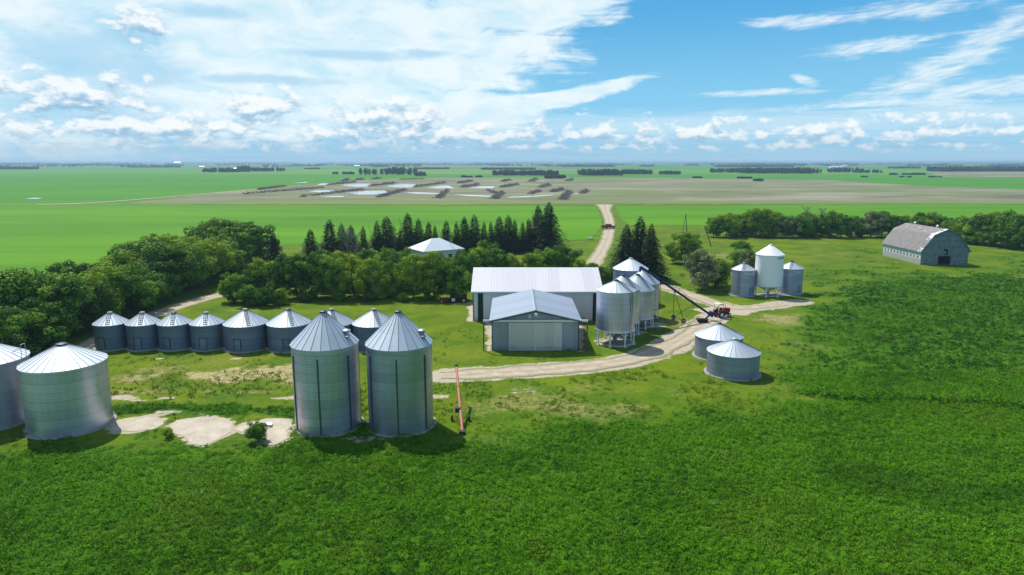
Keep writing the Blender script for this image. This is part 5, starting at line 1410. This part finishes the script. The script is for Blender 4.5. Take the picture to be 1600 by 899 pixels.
WD = [(315, 372, 269.5, 262.5, 20, 0.0), (368, 386, 269.0, 258.8, 14, 0), (388, 445, 268.0, 261.8, 14, 0.2), (560, 650, 273.6, 263.0, 14, 0.0), (600, 648, 272.5, 260.8, 20, 0), (648, 670, 275.5, 268.0, 10, 0.2), (520, 552, 272.5, 268.5, 12, 0.3),
      (771, 873, 274.6, 266.4, 60, 0), (752, 836, 265.6, 262.6, 60, 0), (854, 882, 279.6, 273.4, 14, 0.25), (911, 974, 274.8, 265.0, 80, 0), (965, 1020, 272.6, 265.2, 60, 0), (1032, 1063, 273.0, 267.0, 18, 0.1),
      (1113, 1180, 270.0, 263.0, 30, 0.1), (1165, 1285, 271.6, 262.4, 60, 0.0), (1298, 1352, 269.6, 262.0, 20, 0.15), (1335, 1385, 270.4, 265.2, 14, 0.35), (1392, 1450, 273.6, 270.6, 14, 0.2), (1470, 1640, 268.4, 261.0, 60, 0.05),
      (-60, 43, 265.0, 260.2, 30, 0.0), (1155, 1175, 279.4, 276.6, 8, 0.2), (1182, 1193, 283.4, 280.0, 8, 0), (1086, 1097, 278.6, 276.2, 8, 0), (720, 760, 277.5, 274.6, 8, 0.35), (1345, 1470, 277.4, 275.6, 10, 0.55), (200, 270, 262.0, 260.4, 30, 0.2),
      (645, 700, 264.8, 261.8, 20, 0.3), (470, 500, 264.6, 262.6, 20, 0.3), (880, 960, 261.0, 258.2, 60, 0.2), (1130, 1240, 261.5, 258.6, 60, 0.3), (1400, 1440, 263.4, 260.6, 30, 0.2)]
for i, (xa, xb, yb, ty, dp, gp_) in enumerate(WD):
    Y = G(800, yb).y
    wood('far_wood', xa, xb, yb, ty, dp * max(1, Y / 1300), 700 + i, 5.0 if Y < 1500 else 7.0, gp_ + (0.0))
def far_belts():
    g = np.random.default_rng(99); V, Q, T = [], [], []; off = 0
    for k in range(240):
        Y = 2800 + 14000 * g.random() ** 1.5
        xc = (g.random() * 2 - 1) * Y * 0.85; Ln = 60 + 420 * g.random() ** 2 * (Y / 5000); h = 5 + 5 * g.random()
        n = int(np.clip(Ln / 3, 30, 240))
        P = np.stack([xc + (g.random(n) - 0.5) * Ln, Y + g.normal(size=n) * 12, h * (0.15 + 0.75 * g.random(n))], 1)
        v, q = kites(P, unit(n, g) + np.array([0, -0.6, 0.2]), 9 + 8 * g.random(n), 7 + 5 * g.random(n), g)
        v[:, 2] = np.clip(v[:, 2], 0.2, 16)
        V.append(v); Q.append(q + off); off += len(v); T.append(np.clip(0.3 + g.normal(size=n) * 0.2, 0, 1))
    me = np_mesh('distant_shelterbelts', np.concatenate(V), np.concatenate(Q), 'far_leaf', np.concatenate(T))
    o = bpy.data.objects.new('distant_shelterbelts', me); COL.objects.link(o); o['kind'] = 'stuff'
far_belts()
def far_building(px, py, w, d, h, label, name='farm_building', wall='white_paint', roof='house_roof'):
    c = G(px, py)
    t = thing(name, label, 'building', (c.x, c.y, 0))
    mb = MB(); mb.prism([(-d / 2, 0), (d / 2, 0), (d / 2, h), (0, h + d * 0.2), (-d / 2, h)], -w / 2, w / 2, 'X'); obj('wall', mb, wall, t)
    mb = MB()
    for s in (-1, 1): mb.prism([(s * (d / 2 + 0.3), h - 0.1), (s * (d / 2 + 0.3), h + 0.08), (0, h + d * 0.2 + 0.2), (0, h + d * 0.2 + 0.02)], -w / 2 - 0.3, w / 2 + 0.3, 'X')
    obj('roof', mb, roof, t)
far_building(366, 266.2, 12, 9, 4.2, 'white farm building beside the round tree of the distant farmstead')
far_building(397, 266.4, 12, 8, 3.6, 'low white farm building at the far end of the distant farmstead')
far_building(316, 262.4, 18, 9, 4, 'small white building alone behind the distant farmstead')
far_building(425, 265.2, 12, 8, 4.0, 'pale building between trees at the farmstead end near the round bins', wall='cream')
far_building(1303, 264.8, 26, 14, 7, 'white building at the distant village above the pasture shelterbelt')
far_building(1318, 264.2, 18, 12, 9, 'taller white building at the distant village above the pasture shelterbelt')
far_building(558, 262.0, 22, 12, 6, 'tiny white building on the plain behind the dark spruce farmstead')
far_building(278, 256.6, 60, 30, 12, 'faint white building on the horizon above the crop')

# ------------------------------------------------------------------ haze
def haze():
    m, n = mat('haze_air')
    v = n.new('ShaderNodeVolumePrincipled')
    v.inputs['Color'].default_value = (0.55, 0.79, 1.0, 1)
    v.inputs['Density'].default_value = 0.000165
    v.inputs['Anisotropy'].default_value = 0.2
    o = n.new('ShaderNodeOutputMaterial'); n.t.links.new(v.outputs[0], o.inputs['Volume'])
    M['haze'] = m
    mb = MB(); mb.box((0, 0, 12.75), (96000, 96000, 27.5))
    ob = obj('haze', mb, 'haze'); ob['kind'] = 'stuff'
haze()
